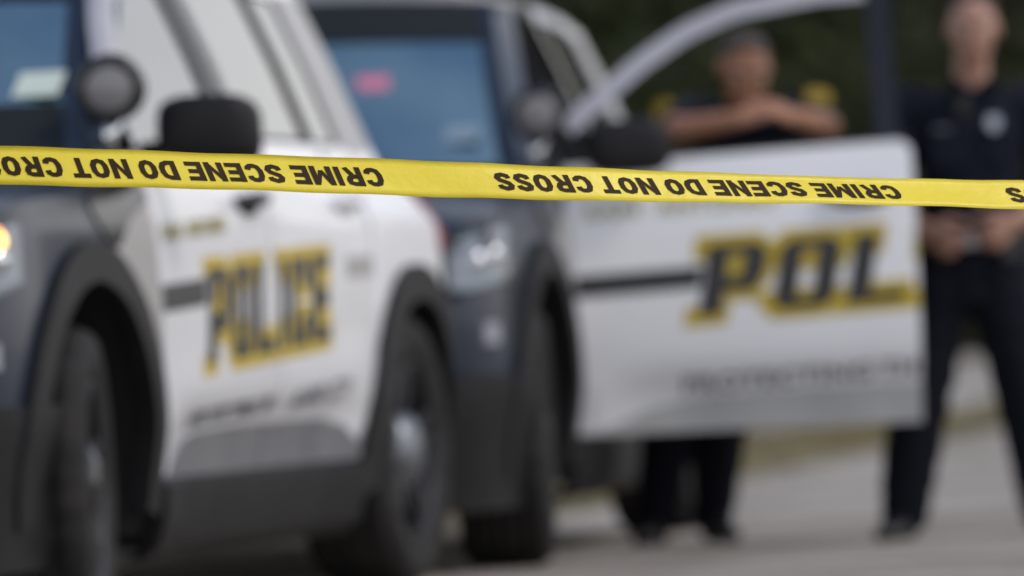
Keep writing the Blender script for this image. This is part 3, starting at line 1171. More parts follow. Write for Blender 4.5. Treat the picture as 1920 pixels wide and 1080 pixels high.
    rows = [[ws(t, (-1 + 2 * j / 16) * .99) + Vector((.004, 0, .003)) for j in range(17)] for t in (.05, band_t * .6, band_t)]
    slab('lower_band', rows, lambda v: Vector((-.002, 0, -.003)), M['band'], car)  # frit band; raised on the nearer car to paint in a dark tree reflection
    # roof
    rows = []
    for i in range(21):
        t = i / 20
        x = -1.17 - (3.32 - 1.17) * t
        z = top(min(x, -1.25)) - .004 if x < -1.25 else 1.645
        row = []
        for j in range(21):
            v = -1 + 2 * j / 20
            hw = sec(z) - .002 - (.105 * min(1, (-1.7 - x) / 1.5) if x < -1.7 else 0)
            fx = .09 * (1 - v * v) * (1 - t) - .0
            row.append(Vector((x + fx, v * hw * (1 if t < .97 else .97), z + .085 * (1 - abs(v) ** 2.6) * min(1, .35 + t * 6) * min(1, .5 + (1 - t) * 4))))
        rows.append(row)
    slab('roof', rows, lambda v: Vector((0, 0, -.03)), M['roofgrey'], car)
    # spotlights on the windshield pillars
    for side in (1, -1):
        c = Vector((-.52, side * .925, 1.295))
        ax = Vector((1, side * .12, -.02)).normalized()
        q = ax.to_track_quat('Z', 'Y')
        bm = bmesh.new()
        prof = [(.055, .030), (.074, .038), (.083, .02), (.083, -.02), (.07, -.06), (.04, -.09), (.0005, -.1)]
        n = 28
        rg = []
        for k in range(n):
            t = 2 * PI * k / n
            rg.append([bm.verts.new(c + q @ Vector((r_ * math.cos(t), r_ * math.sin(t), a_))) for r_, a_ in prof])
        for k in range(n):
            for j in range(len(prof) - 1):
                bm.faces.new((rg[k][j], rg[k][j + 1], rg[(k + 1) % n][j + 1], rg[(k + 1) % n][j]))
        sp = from_bm('spotlight', bm, M['gloss_black'], car)
        bm = bmesh.new()
        rg = []
        prof = [(.056, .030), (.054, .034), (.04, .037), (.02, .040), (.0005, .042)]
        for k in range(n):
            t = 2 * PI * k / n
            rg.append([bm.verts.new(c + q @ Vector((r_ * math.cos(t), r_ * math.sin(t), a_))) for r_, a_ in prof])
        for k in range(n):
            for j in range(len(prof) - 1):
                bm.faces.new((rg[k][j], rg[k][j + 1], rg[(k + 1) % n][j + 1], rg[(k + 1) % n][j]))
        from_bm('spotlight_lens', bm, M['spotlens'], sp)
        bm = bmesh.new()
        tube_bm(bm, [c + Vector((-.02, 0, -.075)), c + Vector((-.03, -side * .02, -.13)), Vector((-.56, side * .90, 1.14))], [.022, .02, .016], 10)
        from_bm('bracket', bm, M['chrome'], sp)
    # interior
    box_obj('cabin_floor', -3.6, -.3, -.85, .85, .33, .42, M['interior'], car, 0)
    box_obj('engine_block', -.35, .55, -.55, .55, .25, .90, M['well'], car, .03)
    box_obj('underbody', -3.7, .75, -.62, .62, .22, .33, M['well'], car, .02)
    box_obj('firewall', -.44, -.40, -.85, .85, .33, 1.05, M['well'], car, 0)
    box_obj('partition', -1.86, -1.83, -.70, .70, .42, 1.45, M['interior'], car, .005)
    box_obj('cargo_shelf', -3.4, -2.6, -.66, .66, .42, 1.05, M['interior'], car, .02)
    rows = []
    for i in range(9):
        t = i / 8
        rows.append([Vector((-.42 - .36 * t, -.84 + 1.68 * j / 12, 1.035 + .045 * math.sin(PI * t) - .02 * abs(j - 6) / 6)) for j in range(13)])
    slab('dashboard', rows, lambda v: Vector((0, 0, -.22)), M['interior'], car)
    for yy in (.38, -.38):
        bm = bmesh.new()
        bbox(bm, -1.72, -1.18, yy - .25, yy + .25, .55, .70, .05)
        bbox(bm, -1.74, -1.58, yy - .24, yy + .24, .68, 1.27, .06)
        st = from_bm('seat', bm, M['seat'], car, smooth=False)
        bm = bmesh.new()
        bbox(bm, -1.72, -1.62, yy - .13, yy + .13, 1.31, 1.47, .04)
        tube_bm(bm, [(-1.67, yy - .05, 1.25), (-1.67, yy - .05, 1.33)], .008, 6)
        tube_bm(bm, [(-1.67, yy + .05, 1.25), (-1.67, yy + .05, 1.33)], .008, 6)
        from_bm('headrest', bm, M['seat'], st, smooth=False)
    bm = bmesh.new()
    c = Vector((-.98, .38, 1.0))
    rot = Matrix.Rotation(math.radians(-62), 3, 'Y')
    n = 32
    pts = [c + rot @ Vector((.18 * math.cos(2 * PI * k / n), .18 * math.sin(2 * PI * k / n), 0)) for k in range(n + 1)]
    tube_bm(bm, pts, .014, 8, cap=False)
    for a in (0, 2.1, 4.2):
        tube_bm(bm, [c, c + rot @ Vector((.18 * math.cos(a + PI), .18 * math.sin(a + PI), 0))], .014, 6)
    from_bm('steering_wheel', bm, M['interior'], car)
    # doors
    for side in (1, -1):
        o = open_left if side == 1 else 0.0
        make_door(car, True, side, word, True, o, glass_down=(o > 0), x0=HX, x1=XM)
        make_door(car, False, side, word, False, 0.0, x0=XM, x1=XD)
    # pillar between the doors, seen when the front door stands open
    for side in (1, -1):
        K = 14
        o2 = [(XM + .05, .36 + (top(XM) - .04 - .36) * k / K) for k in range(K + 1)]
        i2 = [(XM - .05, z) for _, z in o2]
        ribbon('centre_pillar', o2, i2, side, M['interior'], car, off=-.045, t=.06)
    # licence / identification
    return car

M['tint_side'] = glass_mat('rear_side_glass', (.05, .055, .06), .16)
M['chrome_soft'] = principled('lamp_reflector', (.22, .25, .28), .25)
M['roofgrey'] = noisy('roof_paint', (.075, .073, .068), (.1, .096, .09), 2, rough=.35, coat=.2)
M['pillar'] = noisy('shaded_white_pillar', (.36, .35, .35), (.42, .41, .4), 3, rough=.4)  # white rear pillar with its shade mixed into a greyer base colour
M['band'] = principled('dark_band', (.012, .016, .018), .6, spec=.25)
M['foglamp'] = principled('fog_lamp', (.3, .31, .35), .3)
M['spotlens'] = principled('spotlight_lens', (.22, .21, .21), .35, coat=.6)

def car_origin(cx, cy, a):
    return (cx - math.cos(a), cy + math.sin(a))
C1 = (-.985, 18.36, .242)
C2 = (.085, 22.45, .165)
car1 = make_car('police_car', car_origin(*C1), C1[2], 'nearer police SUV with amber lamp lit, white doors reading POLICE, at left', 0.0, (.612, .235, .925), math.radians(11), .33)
car2 = make_car('police_car', car_origin(*C2), C2[2], 'second police SUV behind, its driver door swung wide open', 1.36, (.676, .208, .98), math.radians(7))
car1['label'] = 'nearer dark police SUV at left with closed white POLICE doors and lit amber lamp'
car2['label'] = 'farther police SUV with its white front door swung wide open towards us'

# things inside the windshields
def car_world(cxy, x, y, z):
    a = cxy[2]
    ox, oy = car_origin(*cxy)
    fw = Vector((-math.sin(a), -math.cos(a)))
    lf = Vector((math.cos(a), -math.sin(a)))
    p = Vector((ox, oy)) + fw * x + lf * y
    return Vector((p.x, p.y, z))
def dash_card(cxy, y, z, w, h, mat, name, label, cat, x=-.62):
    th = math.atan2(-math.cos(cxy[2]), -math.sin(cxy[2]))
    p = car_world(cxy, x, y, z)
    bm = bmesh.new()
    bbox(bm, -.004, .004, -w / 2, w / 2, 0, h, .002)
    o = from_bm(name, bm, mat, None, smooth=False)
    o.location = p
    o.rotation_euler = (0, math.radians(-25), th)
    return tag(o, label, cat)
def sticker(cxy, y, t, w, h, mat, name, label, cat):
    """a card fixed to the face of the windshield"""
    xb_, xt = -.40 + .10 * (1 - (y / .86) ** 2), -1.17 + .09 * (1 - (y / .7) ** 2)
    p = car_world(cxy, xb_ + (xt - xb_) * t + .03 * math.sin(PI * t) * .5 + .012, y, 1.075 + .575 * t + .006)
    bm = bmesh.new()
    bbox(bm, -.002, .002, -w / 2, w / 2, 0, h, .0008)
    o = from_bm(name, bm, mat, None, smooth=False)
    o.location = p
    o.rotation_euler = Matrix.Rotation(math.atan2(-math.cos(cxy[2]), -math.sin(cxy[2])), 3, 'Z').to_4x4().to_3x3().to_euler()
    o.rotation_mode = 'XYZ'
    m = Matrix.Rotation(math.atan2(-math.cos(cxy[2]), -math.sin(cxy[2])), 4, 'Z') @ Matrix.Rotation(math.radians(-54), 4, 'Y')
    o.matrix_world = Matrix.Translation(p) @ m
    return tag(o, label, cat)
sticker(C1, .70, .36, .115, .10, M['paper'], 'parking_card', 'pale green card on the windshield of the nearer police SUV', 'card')
sticker(C2, .69, .25, .10, .08, M['bluecard'], 'permit_sticker', 'pale blue sticker low on the windshield of the farther police SUV', 'sticker')
bm = bmesh.new()
bbox(bm, -.03, .03, -.045, .045, -.02, .02, .008)
o = from_bm('visor_lamp', bm, M['redlamp'], None, smooth=False)
o.location = car_world(C2, -.95, .365, 1.42)
o.rotation_euler = (0, 0, math.atan2(-math.cos(C2[2]), -math.sin(C2[2])))
tag(o, 'small red warning lamp behind the top of the farther windshield', 'warning lamp')

# ------------------------------------------------------------ people
def blob_mesh(balls, voxel=.009, smooth=6, wrinkle=0.0, seed=0):
    """balls: list of (centre, (rx,ry,rz), rot Matrix or None) -> one continuous surface"""
    bm = bmesh.new()
    base = bmesh.new()
    bmesh.ops.create_icosphere(base, subdivisions=2, radius=1)
    bv = [v.co.copy() for v in base.verts]
    bf = [[v.index for v in f.verts] for f in base.faces]
    base.free()
    V, Fc = [], []
    for c, r, rot in balls:
        n = len(V)
        for p in bv:
            q = Vector((p.x * r[0], p.y * r[1], p.z * r[2]))
            if rot: q = rot @ q
            V.append(tuple(Vector(c) + q))
        Fc += [tuple(n + i for i in f) for f in bf]
    bm.free()
    me = bpy.data.meshes.new('blob')
    me.from_pydata(V, [], Fc)
    o = bpy.data.objects.new('blob', me)
    C.objects.link(o)
    md = o.modifiers.new('r', 'REMESH')
    md.mode = 'VOXEL'
    md.voxel_size = voxel
    md.use_smooth_shade = True
    if smooth:
        ms = o.modifiers.new('s', 'SMOOTH')
        ms.iterations = smooth
        ms.factor = .5
    dg = bpy.context.evaluated_depsgraph_get()
    out = bpy.data.meshes.new_from_object(o.evaluated_get(dg))
    bpy.data.objects.remove(o)
    bpy.data.meshes.remove(me)
    out.materials.clear()
    if wrinkle:
        nn = [v.normal.copy() for v in out.vertices]
        for v, nrm in zip(out.vertices, nn):
            p = v.co
            k = noise.noise(Vector((p.x * 9, p.y * 9, p.z * 26 + seed))) + .6 * noise.noise(Vector((p.x * 22 + seed, p.y * 22, p.z * 40)))
            v.co = p + nrm * wrinkle * k
    for p in out.polygons:
        p.use_smooth = True
    return out

def sweep(pts, step=.35):
    """pts: list of (pos, radius or (rx,ry,rz)) -> balls along the chain"""
    out = []
    for (a, ra), (b, rb) in zip(pts[:-1], pts[1:]):
        a, b = Vector(a), Vector(b)
        ra = Vector(ra) if isinstance(ra, (tuple, list)) else Vector((ra, ra, ra))
        rb = Vector(rb) if isinstance(rb, (tuple, list)) else Vector((rb, rb, rb))
        L = (b - a).length
        n = max(2, int(L / (min(min(ra), min(rb)) * step)) + 1)
        for k in range(n + 1):
            t = k / n
            r = ra + (rb - ra) * t
            out.append((a + (b - a) * t, tuple(r), None))
    return out

def hand_balls(wrist, dirv, palm_n, side, curl=.5, scale=1.0):
    """dirv: wrist->fingers, palm_n: palm normal, side=+1: thumb towards cross(dir,normal)"""
    d = Vector(dirv).normalized()
    n = Vector(palm_n).normalized()
    n = (n - d * n.dot(d)).normalized()
    x = d.cross(n) * side
    w = Vector(wrist)
    S = scale
    B = []
    # palm
    for a in (-.03, -.01, .01, .03):
        B += sweep([(w + x * a * .6 * S, .017 * S), (w + d * .085 * S + x * a * S, .0145 * S)])
    L = [.070, .080, .075, .058]
    for i, a in enumerate((.033, .011, -.011, -.032)):
        p0 = w + d * .088 * S + x * a * S
        l = L[i] * S
        ang = curl * (1 + .12 * i)
        dirs = []
        for k in (1, 2, 3):
            th = ang * k * .75
            dirs.append(d * math.cos(th) + n * math.sin(th))
        p1 = p0 + dirs[0] * l * .45
        p2 = p1 + dirs[1] * l * .32
        p3 = p2 + dirs[2] * l * .23
        B += sweep([(p0, .0098 * S), (p1, .0092 * S), (p2, .0084 * S), (p3, .0074 * S)], .6)
    t0 = w + d * .025 * S + x * .03 * S
    t1 = t0 + (d * .6 + x * .7 + n * .3).normalized() * .04 * S
    t2 = t1 + (d * .85 + x * .2 + n * .45).normalized() * .035 * S
    t3 = t2 + (d * .9 + n * .5).normalized() * .025 * S
    B += sweep([(t0, .014 * S), (t1, .0125 * S), (t2, .0112 * S), (t3, .0095 * S)], .6)
    return B

def head_balls(c, R, s=1.0):
    """c: head centre (between the ears); R: 3x3 orientation; face towards local -Y"""
    P = lambda x, y, z: Vector(c) + R @ (Vector((x, y, z)) * s)
    rr = lambda *r: tuple(k * s for k in r)
    B = [(P(0, .012, .028), rr(.073, .088, .083), R), (P(0, -.022, .0), rr(.066, .07, .078), R),
         (P(0, -.035, -.045), rr(.057, .055, .055), R), (P(0, -.055, -.088), rr(.03, .03, .022), R),
         (P(0, -.045, -.07), rr(.045, .042, .03), R),
         (P(-.032, -.062, -.022), rr(.024, .02, .022), R), (P(.032, -.062, -.022), rr(.024, .02, .022), R),
         (P(0, -.082, .03), rr(.05, .014, .009), R),
         (P(0, -.094, .004), rr(.009, .012, .02), R), (P(0, -.104, -.018), rr(.0125, .014, .010), R),
         (P(-.012, -.096, -.022), rr(.009, .01, .008), R), (P(.012, -.096, -.022), rr(.009, .01, .008), R),
         (P(0, -.088, -.050), rr(.022, .010, .006), R), (P(0, -.086, -.060), rr(.02, .011, .007), R),
         (P(-.074, .012, -.005), rr(.008, .016, .03), R), (P(.074, .012, -.005), rr(.008, .016, .03), R)]
    return B

def face_parts(root, c, R, s=1.0):
    P = lambda x, y, z: Vector(c) + R @ (Vector((x, y, z)) * s)
    for sx in (-1, 1):
        bm = bmesh.new()
        bmesh.ops.create_uvsphere(bm, u_segments=14, v_segments=10, radius=.0105 * s, matrix=Matrix.Translation(P(sx * .031, -.0722, .008)))
        e = from_bm('eye', bm, M['eye'], root)
        bm = bmesh.new()
        bmesh.ops.create_uvsphere(bm, u_segments=10, v_segments=8, radius=.0055 * s, matrix=Matrix.Translation(P(sx * .031, -.0775, .006)))
        from_bm('iris', bm, M['iris'], e)
        bm = bmesh.new()
        tube_bm(bm, [P(sx * .014, -.092, .027), P(sx * .031, -.090, .033), P(sx * .049, -.078, .027)], [.0035, .0045, .003], 6)
        from_bm('eyebrow', bm, M['hair'], root)
    bm = bmesh.new()
    tube_bm(bm, [P(-.024, -.089, -.054), P(-.008, -.0985, -.0535), P(.008, -.0985, -.0535), P(.024, -.089, -.054)], [.002, .0045, .0045, .002], 6)
    from_bm('mouth', bm, M['lips'], root)

def patch_obj(name, c, nrm, w, h, mat, parent, t=.006):
    n = Vector(nrm).normalized()
    q = n.to_track_quat('Z', 'Y').to_matrix()
    bm = bmesh.new()
    pts = [(-.5, .35), (0, .5), (.5, .35), (.5, -.1), (.3, -.38), (0, -.5), (-.3, -.38), (-.5, -.1)]
    ux = q @ Vector((1, 0, 0))
    up = Vector((0, 0, 1)) - n * n.z
    up.normalize()
    rt = up.cross(n)
    lo = [bm.verts.new(Vector(c) + rt * a * w + up * b * h - n * t) for a, b in pts]
    hi = [bm.verts.new(Vector(c) + rt * a * w * .9 + up * b * h * .9 + n * t) for a, b in pts]
    k = len(pts)
    bm.faces.new(hi)
    bm.faces.new(lo[::-1])
    for i in range(k):
        bm.faces.new((lo[i], lo[(i + 1) % k], hi[(i + 1) % k], hi[i]))
    return from_bm(name, bm, mat, parent, smooth=False)

def boots(root, specs, mat):
    for (x, y, yaw, top_pt) in specs:
        R = Matrix.Rotation(yaw, 3, 'Z')
        P = lambda a, b, c: Vector((x, y, 0)) + R @ Vector((a, b, c))
        B = sweep([(P(0, .05, .045), (.036, .036, .043)), (P(0, -.06, .038), (.042, .04, .036)), (P(0, -.15, .03), (.04, .04, .028)), (P(.0, -.175, .028), (.034, .03, .026))])
        B += sweep([(P(0, .03, .06), .042), (P(0, .025, .14), .045), (Vector(top_pt), .048)])
        me = blob_mesh(B, .008, 4)
        bt = link_mesh('boot', me, mat, root)
        bm = bmesh.new()
        ring = []
        for k in range(20):
            t = 2 * PI * k / 20
            a = .043 * math.cos(t)
            b = -.06 + .145 * math.sin(t)
            ring.append((a, b))
        lo = [bm.verts.new(P(a, b, .0)) for a, b in ring]
        hi = [bm.verts.new(P(a, b, .018)) for a, b in ring]
        bm.faces.new(lo[::-1])
        bm.faces.new(hi)
        for k in range(20):
            bm.faces.new((lo[k], lo[(k + 1) % 20], hi[(k + 1) % 20], hi[k]))
        from_bm('sole', bm, M['plastic'], bt, smooth=False)

def belt(root, c, rx, ry, z, items, tilt=0):
    bm = bmesh.new()
    n = 40
    prof = [(1.0, -.024), (1.05, -.022), (1.05, .022), (1.0, .024), (.93, .02), (.93, -.02)]
    rings = []
    for k in range(n):
        t = 2 * PI * k / n
        rings.append([bm.verts.new((c[0] + rx * s_ * math.cos(t), c[1] + ry * s_ * math.sin(t), z + dz)) for s_, dz in prof])
    for k in range(n):
        for j in range(len(prof)):
            bm.faces.new((rings[k][j], rings[k][(j + 1) % len(prof)], rings[(k + 1) % n][(j + 1) % len(prof)], rings[(k + 1) % n][j]))
    bl = from_bm('duty_belt', bm, M['leather'], root)
    for nm, ang, w, h, dd in items:
        t = math.radians(ang)
        p = Vector((c[0] + rx * 1.08 * math.cos(t), c[1] + ry * 1.08 * math.sin(t), z - h * .25))
        bm = bmesh.new()
        xf = Matrix.Translation(p) @ Matrix.Rotation(t, 4, 'Z')
        bbox(bm, -dd / 2, dd / 2, -w / 2, w / 2, -h / 2, h / 2, .008, xf)
        from_bm(nm, bm, M['leather'], bl, smooth=False)
    bm = bmesh.new()
    bbox(bm, c[0] - .03, c[0] + .03, c[1] - ry * 1.06 - .008, c[1] - ry * 1.04, z - .022, z + .022, .004)
    from_bm('buckle', bm, M['silver'], bl, smooth=False)

def hair_cap(root, c, R, s, mat, front=.0, low=-.02):
    """short hair: a shell over the skull, open at the face"""
    bm = bmesh.new()
    n, m_ = 36, 16
    rings = []
    for i in range(m_ + 1):
        ring = []
        for k in range(n):
            t = 2 * PI * k / n
            # hairline: higher at the front (-Y), lower at the back
            f = (1 - math.sin(t)) / 2     # 1 at -Y
            lowang = -.35 + (.35 + front) * f ** 1.5
            ph = PI / 2 - (PI / 2 - lowang) * i / m_
            r = 1.0 + .022 * (i < 13) - .02 * (i > 14) + .012 * noise.noise(Vector((k * .9, i * .9, 0)))
            p = Vector((.073 * r * math.cos(ph) * math.cos(t), .012 + .088 * r * math.cos(ph) * math.sin(t), .028 + .083 * r * math.sin(ph)))
            ring.append(bm.verts.new(Vector(c) + R @ (p * s)))
        rings.append(ring)
    for i in range(m_):
        for k in range(n):
            try:
                bm.faces.new((rings[i][k], rings[i][(k + 1) % n], rings[i + 1][(k + 1) % n], rings[i + 1][k]))
            except ValueError:
                pass
    bmesh.ops.remove_doubles(bm, verts=bm.verts[:], dist=.0005)
    r = bmesh.ops.solidify(bm, geom=bm.faces[:], thickness=.003)
    return from_bm('hair', bm, mat, root)

def stander():
    X0, Y0 = 1.345, 23.62
    root = empty('person', (X0, Y0, 0), 0)
    tag(root, 'standing officer in dark navy uniform, hands held at his belt, feet apart', 'person', 'police officers behind the open door')
    # local: x right in picture, y away, face to -y
    hc = (.055, -.03, 1.507)
    R = Matrix.Rotation(math.radians(4), 3, 'X') @ Matrix.Rotation(math.radians(-3), 3, 'Z')
    shL, shR = (-.155, 0, 1.285), (.225, 0, 1.28)
    elL, elR = (-.225, .02, 1.02), (.30, .02, 1.02)
    wrL, wrR = (-.12, -.17, .915), (.145, -.18, .93)
    hipL, hipR = (-.075, 0, .80), (.10, 0, .80)
    knL, knR = (-.145, -.02, .43), (.165, -.02, .43)
    anL, anR = (-.205, .02, .10), (.215, .02, .10)
    B = head_balls(hc, R)
    B += sweep([((.05, .0, 1.44), .052), ((.045, .005, 1.33), .058)])
    B += sweep([((.04, .0, 1.25), (.14, .085, .06)), ((.03, 0, 1.08), (.135, .09, .08)), ((.015, 0, .92), (.13, .09, .08)), ((.012, 0, .84), (.135, .09, .07))], .6)
    for s_, e_, w_ in ((shL, elL, wrL), (shR, elR, wrR)):
        B += sweep([(s_, .048), (e_, .038), (w_, .026)])
    for h_, k_, a_ in ((hipL, knL, anL), (hipR, knR, anR)):
        B += sweep([(h_, .078), (k_, .05), (a_, .035)])
    B += hand_balls(wrL, (.75, -.35, -.45), (.4, .8, .2), 1, 1.0, 1.0)
    B += hand_balls(wrR, (-.75, -.35, -.45), (-.4, .8, .2), -1, 1.0, 1.0)
    link_mesh('body', blob_mesh(B, .006, 3), M['skin'], root)
    # shirt
    B = sweep([((.045, .012, 1.335), (.075, .062, .02)), ((.04, .0, 1.28), (.15, .098, .055)), ((.035, -.002, 1.2), (.165, .115, .08)), ((.03, -.004, 1.08), (.16, .118, .08)), ((.018, 0, .95), (.153, .115, .07)), ((.014, 0, .88), (.152, .112, .05))], .5)
    for s_, e_, w_ in ((shL, elL, wrL), (shR, elR, wrR)):
        s_, e_, w_ = Vector(s_), Vector(e_), Vector(w_)
        B += sweep([(s_ + (Vector((.035, 0, 1.27)) - s_) * .25, .07), (s_, .067), (s_ + (e_ - s_) * .8, .06), (e_, .056), (e_ + (w_ - e_) * .25, .05)])
    shirt = link_mesh('shirt', blob_mesh(B, .010, 5, .006, 3), M['cloth'], root)
    # collar and placket
    bm = bmesh.new()
    for sx in (-1, 1):
        v = [bm.verts.new(Vector((.045, 0, 0)) + Vector(p)) for p in ((0, -.075, 1.325), (sx * .06, -.055, 1.375), (sx * .085, -.07, 1.315), (sx * .035, -.115, 1.285))]
        bm.faces.new(v if sx > 0 else v[::-1])
    bmesh.ops.solidify(bm, geom=bm.faces[:], thickness=.006)
    from_bm('collar', bm, M['cloth'], shirt, smooth=False)
    for sx in (-.075, .085):
        bm = bmesh.new()
        bbox(bm, .035 + sx - .05, .035 + sx + .05, -.125, -.112, 1.10, 1.205, .004)
        from_bm('pocket', bm, M['cloth'], shirt, smooth=False)
    # trousers
    B = sweep([((.013, 0, .885), (.15, .11, .03)), ((.012, 0, .80), (.16, .12, .06)), ((.01, 0, .72), (.15, .115, .05))], .5)
    for h_, k_, a_ in ((hipL, knL, anL), (hipR, knR, anR)):
        h_, k_, a_ = Vector(h_), Vector(k_), Vector(a_)
        B += sweep([(h_ + Vector((0, 0, -.02)), .115), (h_ + (k_ - h_) * .5, .105), (k_, .094), (k_ + (a_ - k_) * .6, .088), (a_ + Vector((0, 0, -.02)), .076)])
    link_mesh('trousers', blob_mesh(B, .010, 5, .006, 8), M['trouser'], root)
    boots(root, [(-.215, .0, -.35, (-.205, .02, .18)), (.225, .0, .35, (.215, .02, .18))], M['leather'])
    belt(root, (.014, 0), .158, .118, .885, [('holster', 175, .06, .2, .05), ('pouch', 235, .06, .09, .035), ('pouch', 310, .07, .09, .035), ('radio', 5, .05, .13, .04)])
    hair_cap(root, hc, R, 1.0, M['hairgrey'], front=1.0)
    face_parts(root, hc, R)
    patch_obj('badge', (.098, -.128, 1.225), (0, -1, .15), .044, .056, M['silver'], root)
    patch_obj('name_plate', (-.055, -.124, 1.215), (0, -1, .1), .06, .014, M['dullmetal'], root, .003)
    patch_obj('sleeve_patch', (.295, -.03, 1.2), (.8, -.6, .1), .07, .08, M['whitepatch'], root)
    bm = bmesh.new()
    bbox(bm, -.01, .025, -.14, -.118, 1.255, 1.31, .006)
    from_bm('radio_microphone', bm, M['leather'], root, smooth=False)
stander()

def leaner():
    X0, Y0 = .50, 24.2
    root = empty('person', (X0, Y0, 0), 0)
    tag(root, 'officer leaning on the open vehicle door with forearms folded and head bowed', 'person', 'police officers behind the open door')
    hc = (.215, -.70, 1.412)
    R = Matrix.Rotation(math.radians(24), 3, 'X') @ Matrix.Rotation(math.radians(8), 3, 'Z') @ Matrix.Rotation(math.radians(5), 3, 'Y')
    shL, shR = (.03, -.55, 1.28), (.385, -.55, 1.27)
    elL, elR = (.0, -.88, 1.238), (.445, -.84, 1.235)
    wrL, wrR = (.185, -1.0, 1.262), (.345, -.97, 1.262)
    hipL, hipR = (-.0, -.05, .80), (.17, -.05, .80)
    knL, knR = (-.03, -.13, .43), (.13, -.12, .43)
    anL, anR = (-.09, .02, .10), (.085, .05, .10)
    B = head_balls(hc, R)
    B += sweep([((.205, -.67, 1.36), .052), ((.208, -.58, 1.30), .058)])
    B += sweep([((.21, -.54, 1.25), (.14, .09, .07)), ((.17, -.32, 1.08), (.135, .09, .08)), ((.10, -.1, .92), (.13, .09, .08)), ((.085, -.05, .84), (.135, .09, .07))], .6)
    for s_, e_, w_ in ((shL, elL, wrL), (shR, elR, wrR)):
        B += sweep([(s_, .05), (e_, .042), (w_, .029)])
    for h_, k_, a_ in ((hipL, knL, anL), (hipR, knR, anR)):
        B += sweep([(h_, .078), (k_, .05), (a_, .035)])
    B += hand_balls(wrL, (.87, -.05, .26), (.1, .5, -.9), 1, .55, 1.05)
    B += hand_balls(wrR, (-.82, -.02, .32), (-.1, .5, -.9), -1, .55, 1.05)
    link_mesh('body', blob_mesh(B, .006, 3), M['skin2'], root)
    B = sweep([((.208, -.60, 1.315), (.07, .06, .03)), ((.21, -.55, 1.26), (.155, .105, .075)), ((.175, -.34, 1.1), (.16, .118, .09)), ((.12, -.12, .95), (.152, .115, .08)), ((.09, -.05, .88), (.152, .112, .05))], .5)
    for s_, e_ in ((shL, elL), (shR, elR)):
        s_, e_ = Vector(s_), Vector(e_)
        B += sweep([(s_ + (Vector((.21, -.5, 1.26)) - s_) * .3, .072), (s_, .068), (s_ + (e_ - s_) * .68, .06)])
    shirt = link_mesh('shirt', blob_mesh(B, .010, 5, .006, 5), M['cloth'], root)
    B = sweep([((.09, -.05, .885), (.15, .11, .03)), ((.085, -.05, .80), (.158, .12, .06)), ((.085, -.05, .72), (.15, .115, .05))], .5)
    for h_, k_, a_ in ((hipL, knL, anL), (hipR, knR, anR)):
        h_, k_, a_ = Vector(h_), Vector(k_), Vector(a_)
        B += sweep([(h_ + Vector((0, 0, -.02)), .108), (h_ + (k_ - h_) * .5, .1), (k_, .088), (k_ + (a_ - k_) * .6, .078), (a_ + Vector((0, 0, -.02)), .068)])
    link_mesh('trousers', blob_mesh(B, .010, 5, .006, 18), M['trouser'], root)
    boots(root, [(-.095, .0, -.25, (-.09, .02, .18)), (.09, .03, .25, (.085, .05, .18))], M['leather'])
    belt(root, (.088, -.05), .158, .118, .885, [('holster', 180, .06, .2, .05), ('pouch', 240, .06, .09, .035), ('radio', 0, .05, .13, .04)])
    hair_cap(root, hc, R, 1.0, M['hairgrey'], front=.85)
    face_parts(root, hc, R)
    patch_obj('sleeve_patch', (-.035, -.68, 1.30), (-.55, -.8, .35), .06, .09, M['goldpatch'], root)
    p = patch_obj('sleeve_patch', (.43, -.67, 1.315), (.35, -.9, .3), .085, .085, M['goldpatch'], root)
    patch_obj('flag_patch', (.462, -.715, 1.235), (.5, -.85, .1), .055, .075, M['whitepatch'], root)
leaner()

# ------------------------------------------------------------ barrier tape
A = Vector((-.7781, 12.1992, .9785))
Bp = Vector((.8239, 12.6995, .8747))
TL = (Bp - A).length
dirT = (Bp - A).normalized()
TW = .0602
def tape_frame(u):
    """u metres from A along the tape: centre, width vector"""
    k = u / TL
    sag = .0
    c = A + dirT * u
    c = c + Vector((0, 0, .0016 * math.sin(u * 4.1 + .6) + .05 * max(0, abs(k - .5) - .6) ** 2))
    tau = math.radians(4 + 40 * max(0, min(1.1, k)) ** .8) if k > 0 else math.radians(4 - 10 * k)
    tau += math.radians(3) * math.sin(u * 6.3)
    up = Vector((0, 0, 1))
    up = (up - dirT * up.dot(dirT)).normalized()
    side_ = dirT.cross(up)
    w = up * math.cos(tau) - side_ * math.sin(tau)   # twisting: top tips away from the lens
    nrm = dirT.cross(w)
    if nrm.y > 0: nrm = -nrm
    return c, w, nrm
def tape_pt(u, v, off=0.0):
    c, w, n = tape_frame(u)
    ripple = .0012 * math.sin(v * 60 + u * 9) * math.sin(u * 3.1) + .0011 * noise.noise(Vector((u * 9, v * 14, 2.0))) * (1 + max(0, min(1, u / TL - .6)) * 2)
    edge = .0006 * math.sin(u * 34) * (1 if abs(v) > .02 else .3)
    return c + w * (v + edge) + n * (off + ripple)
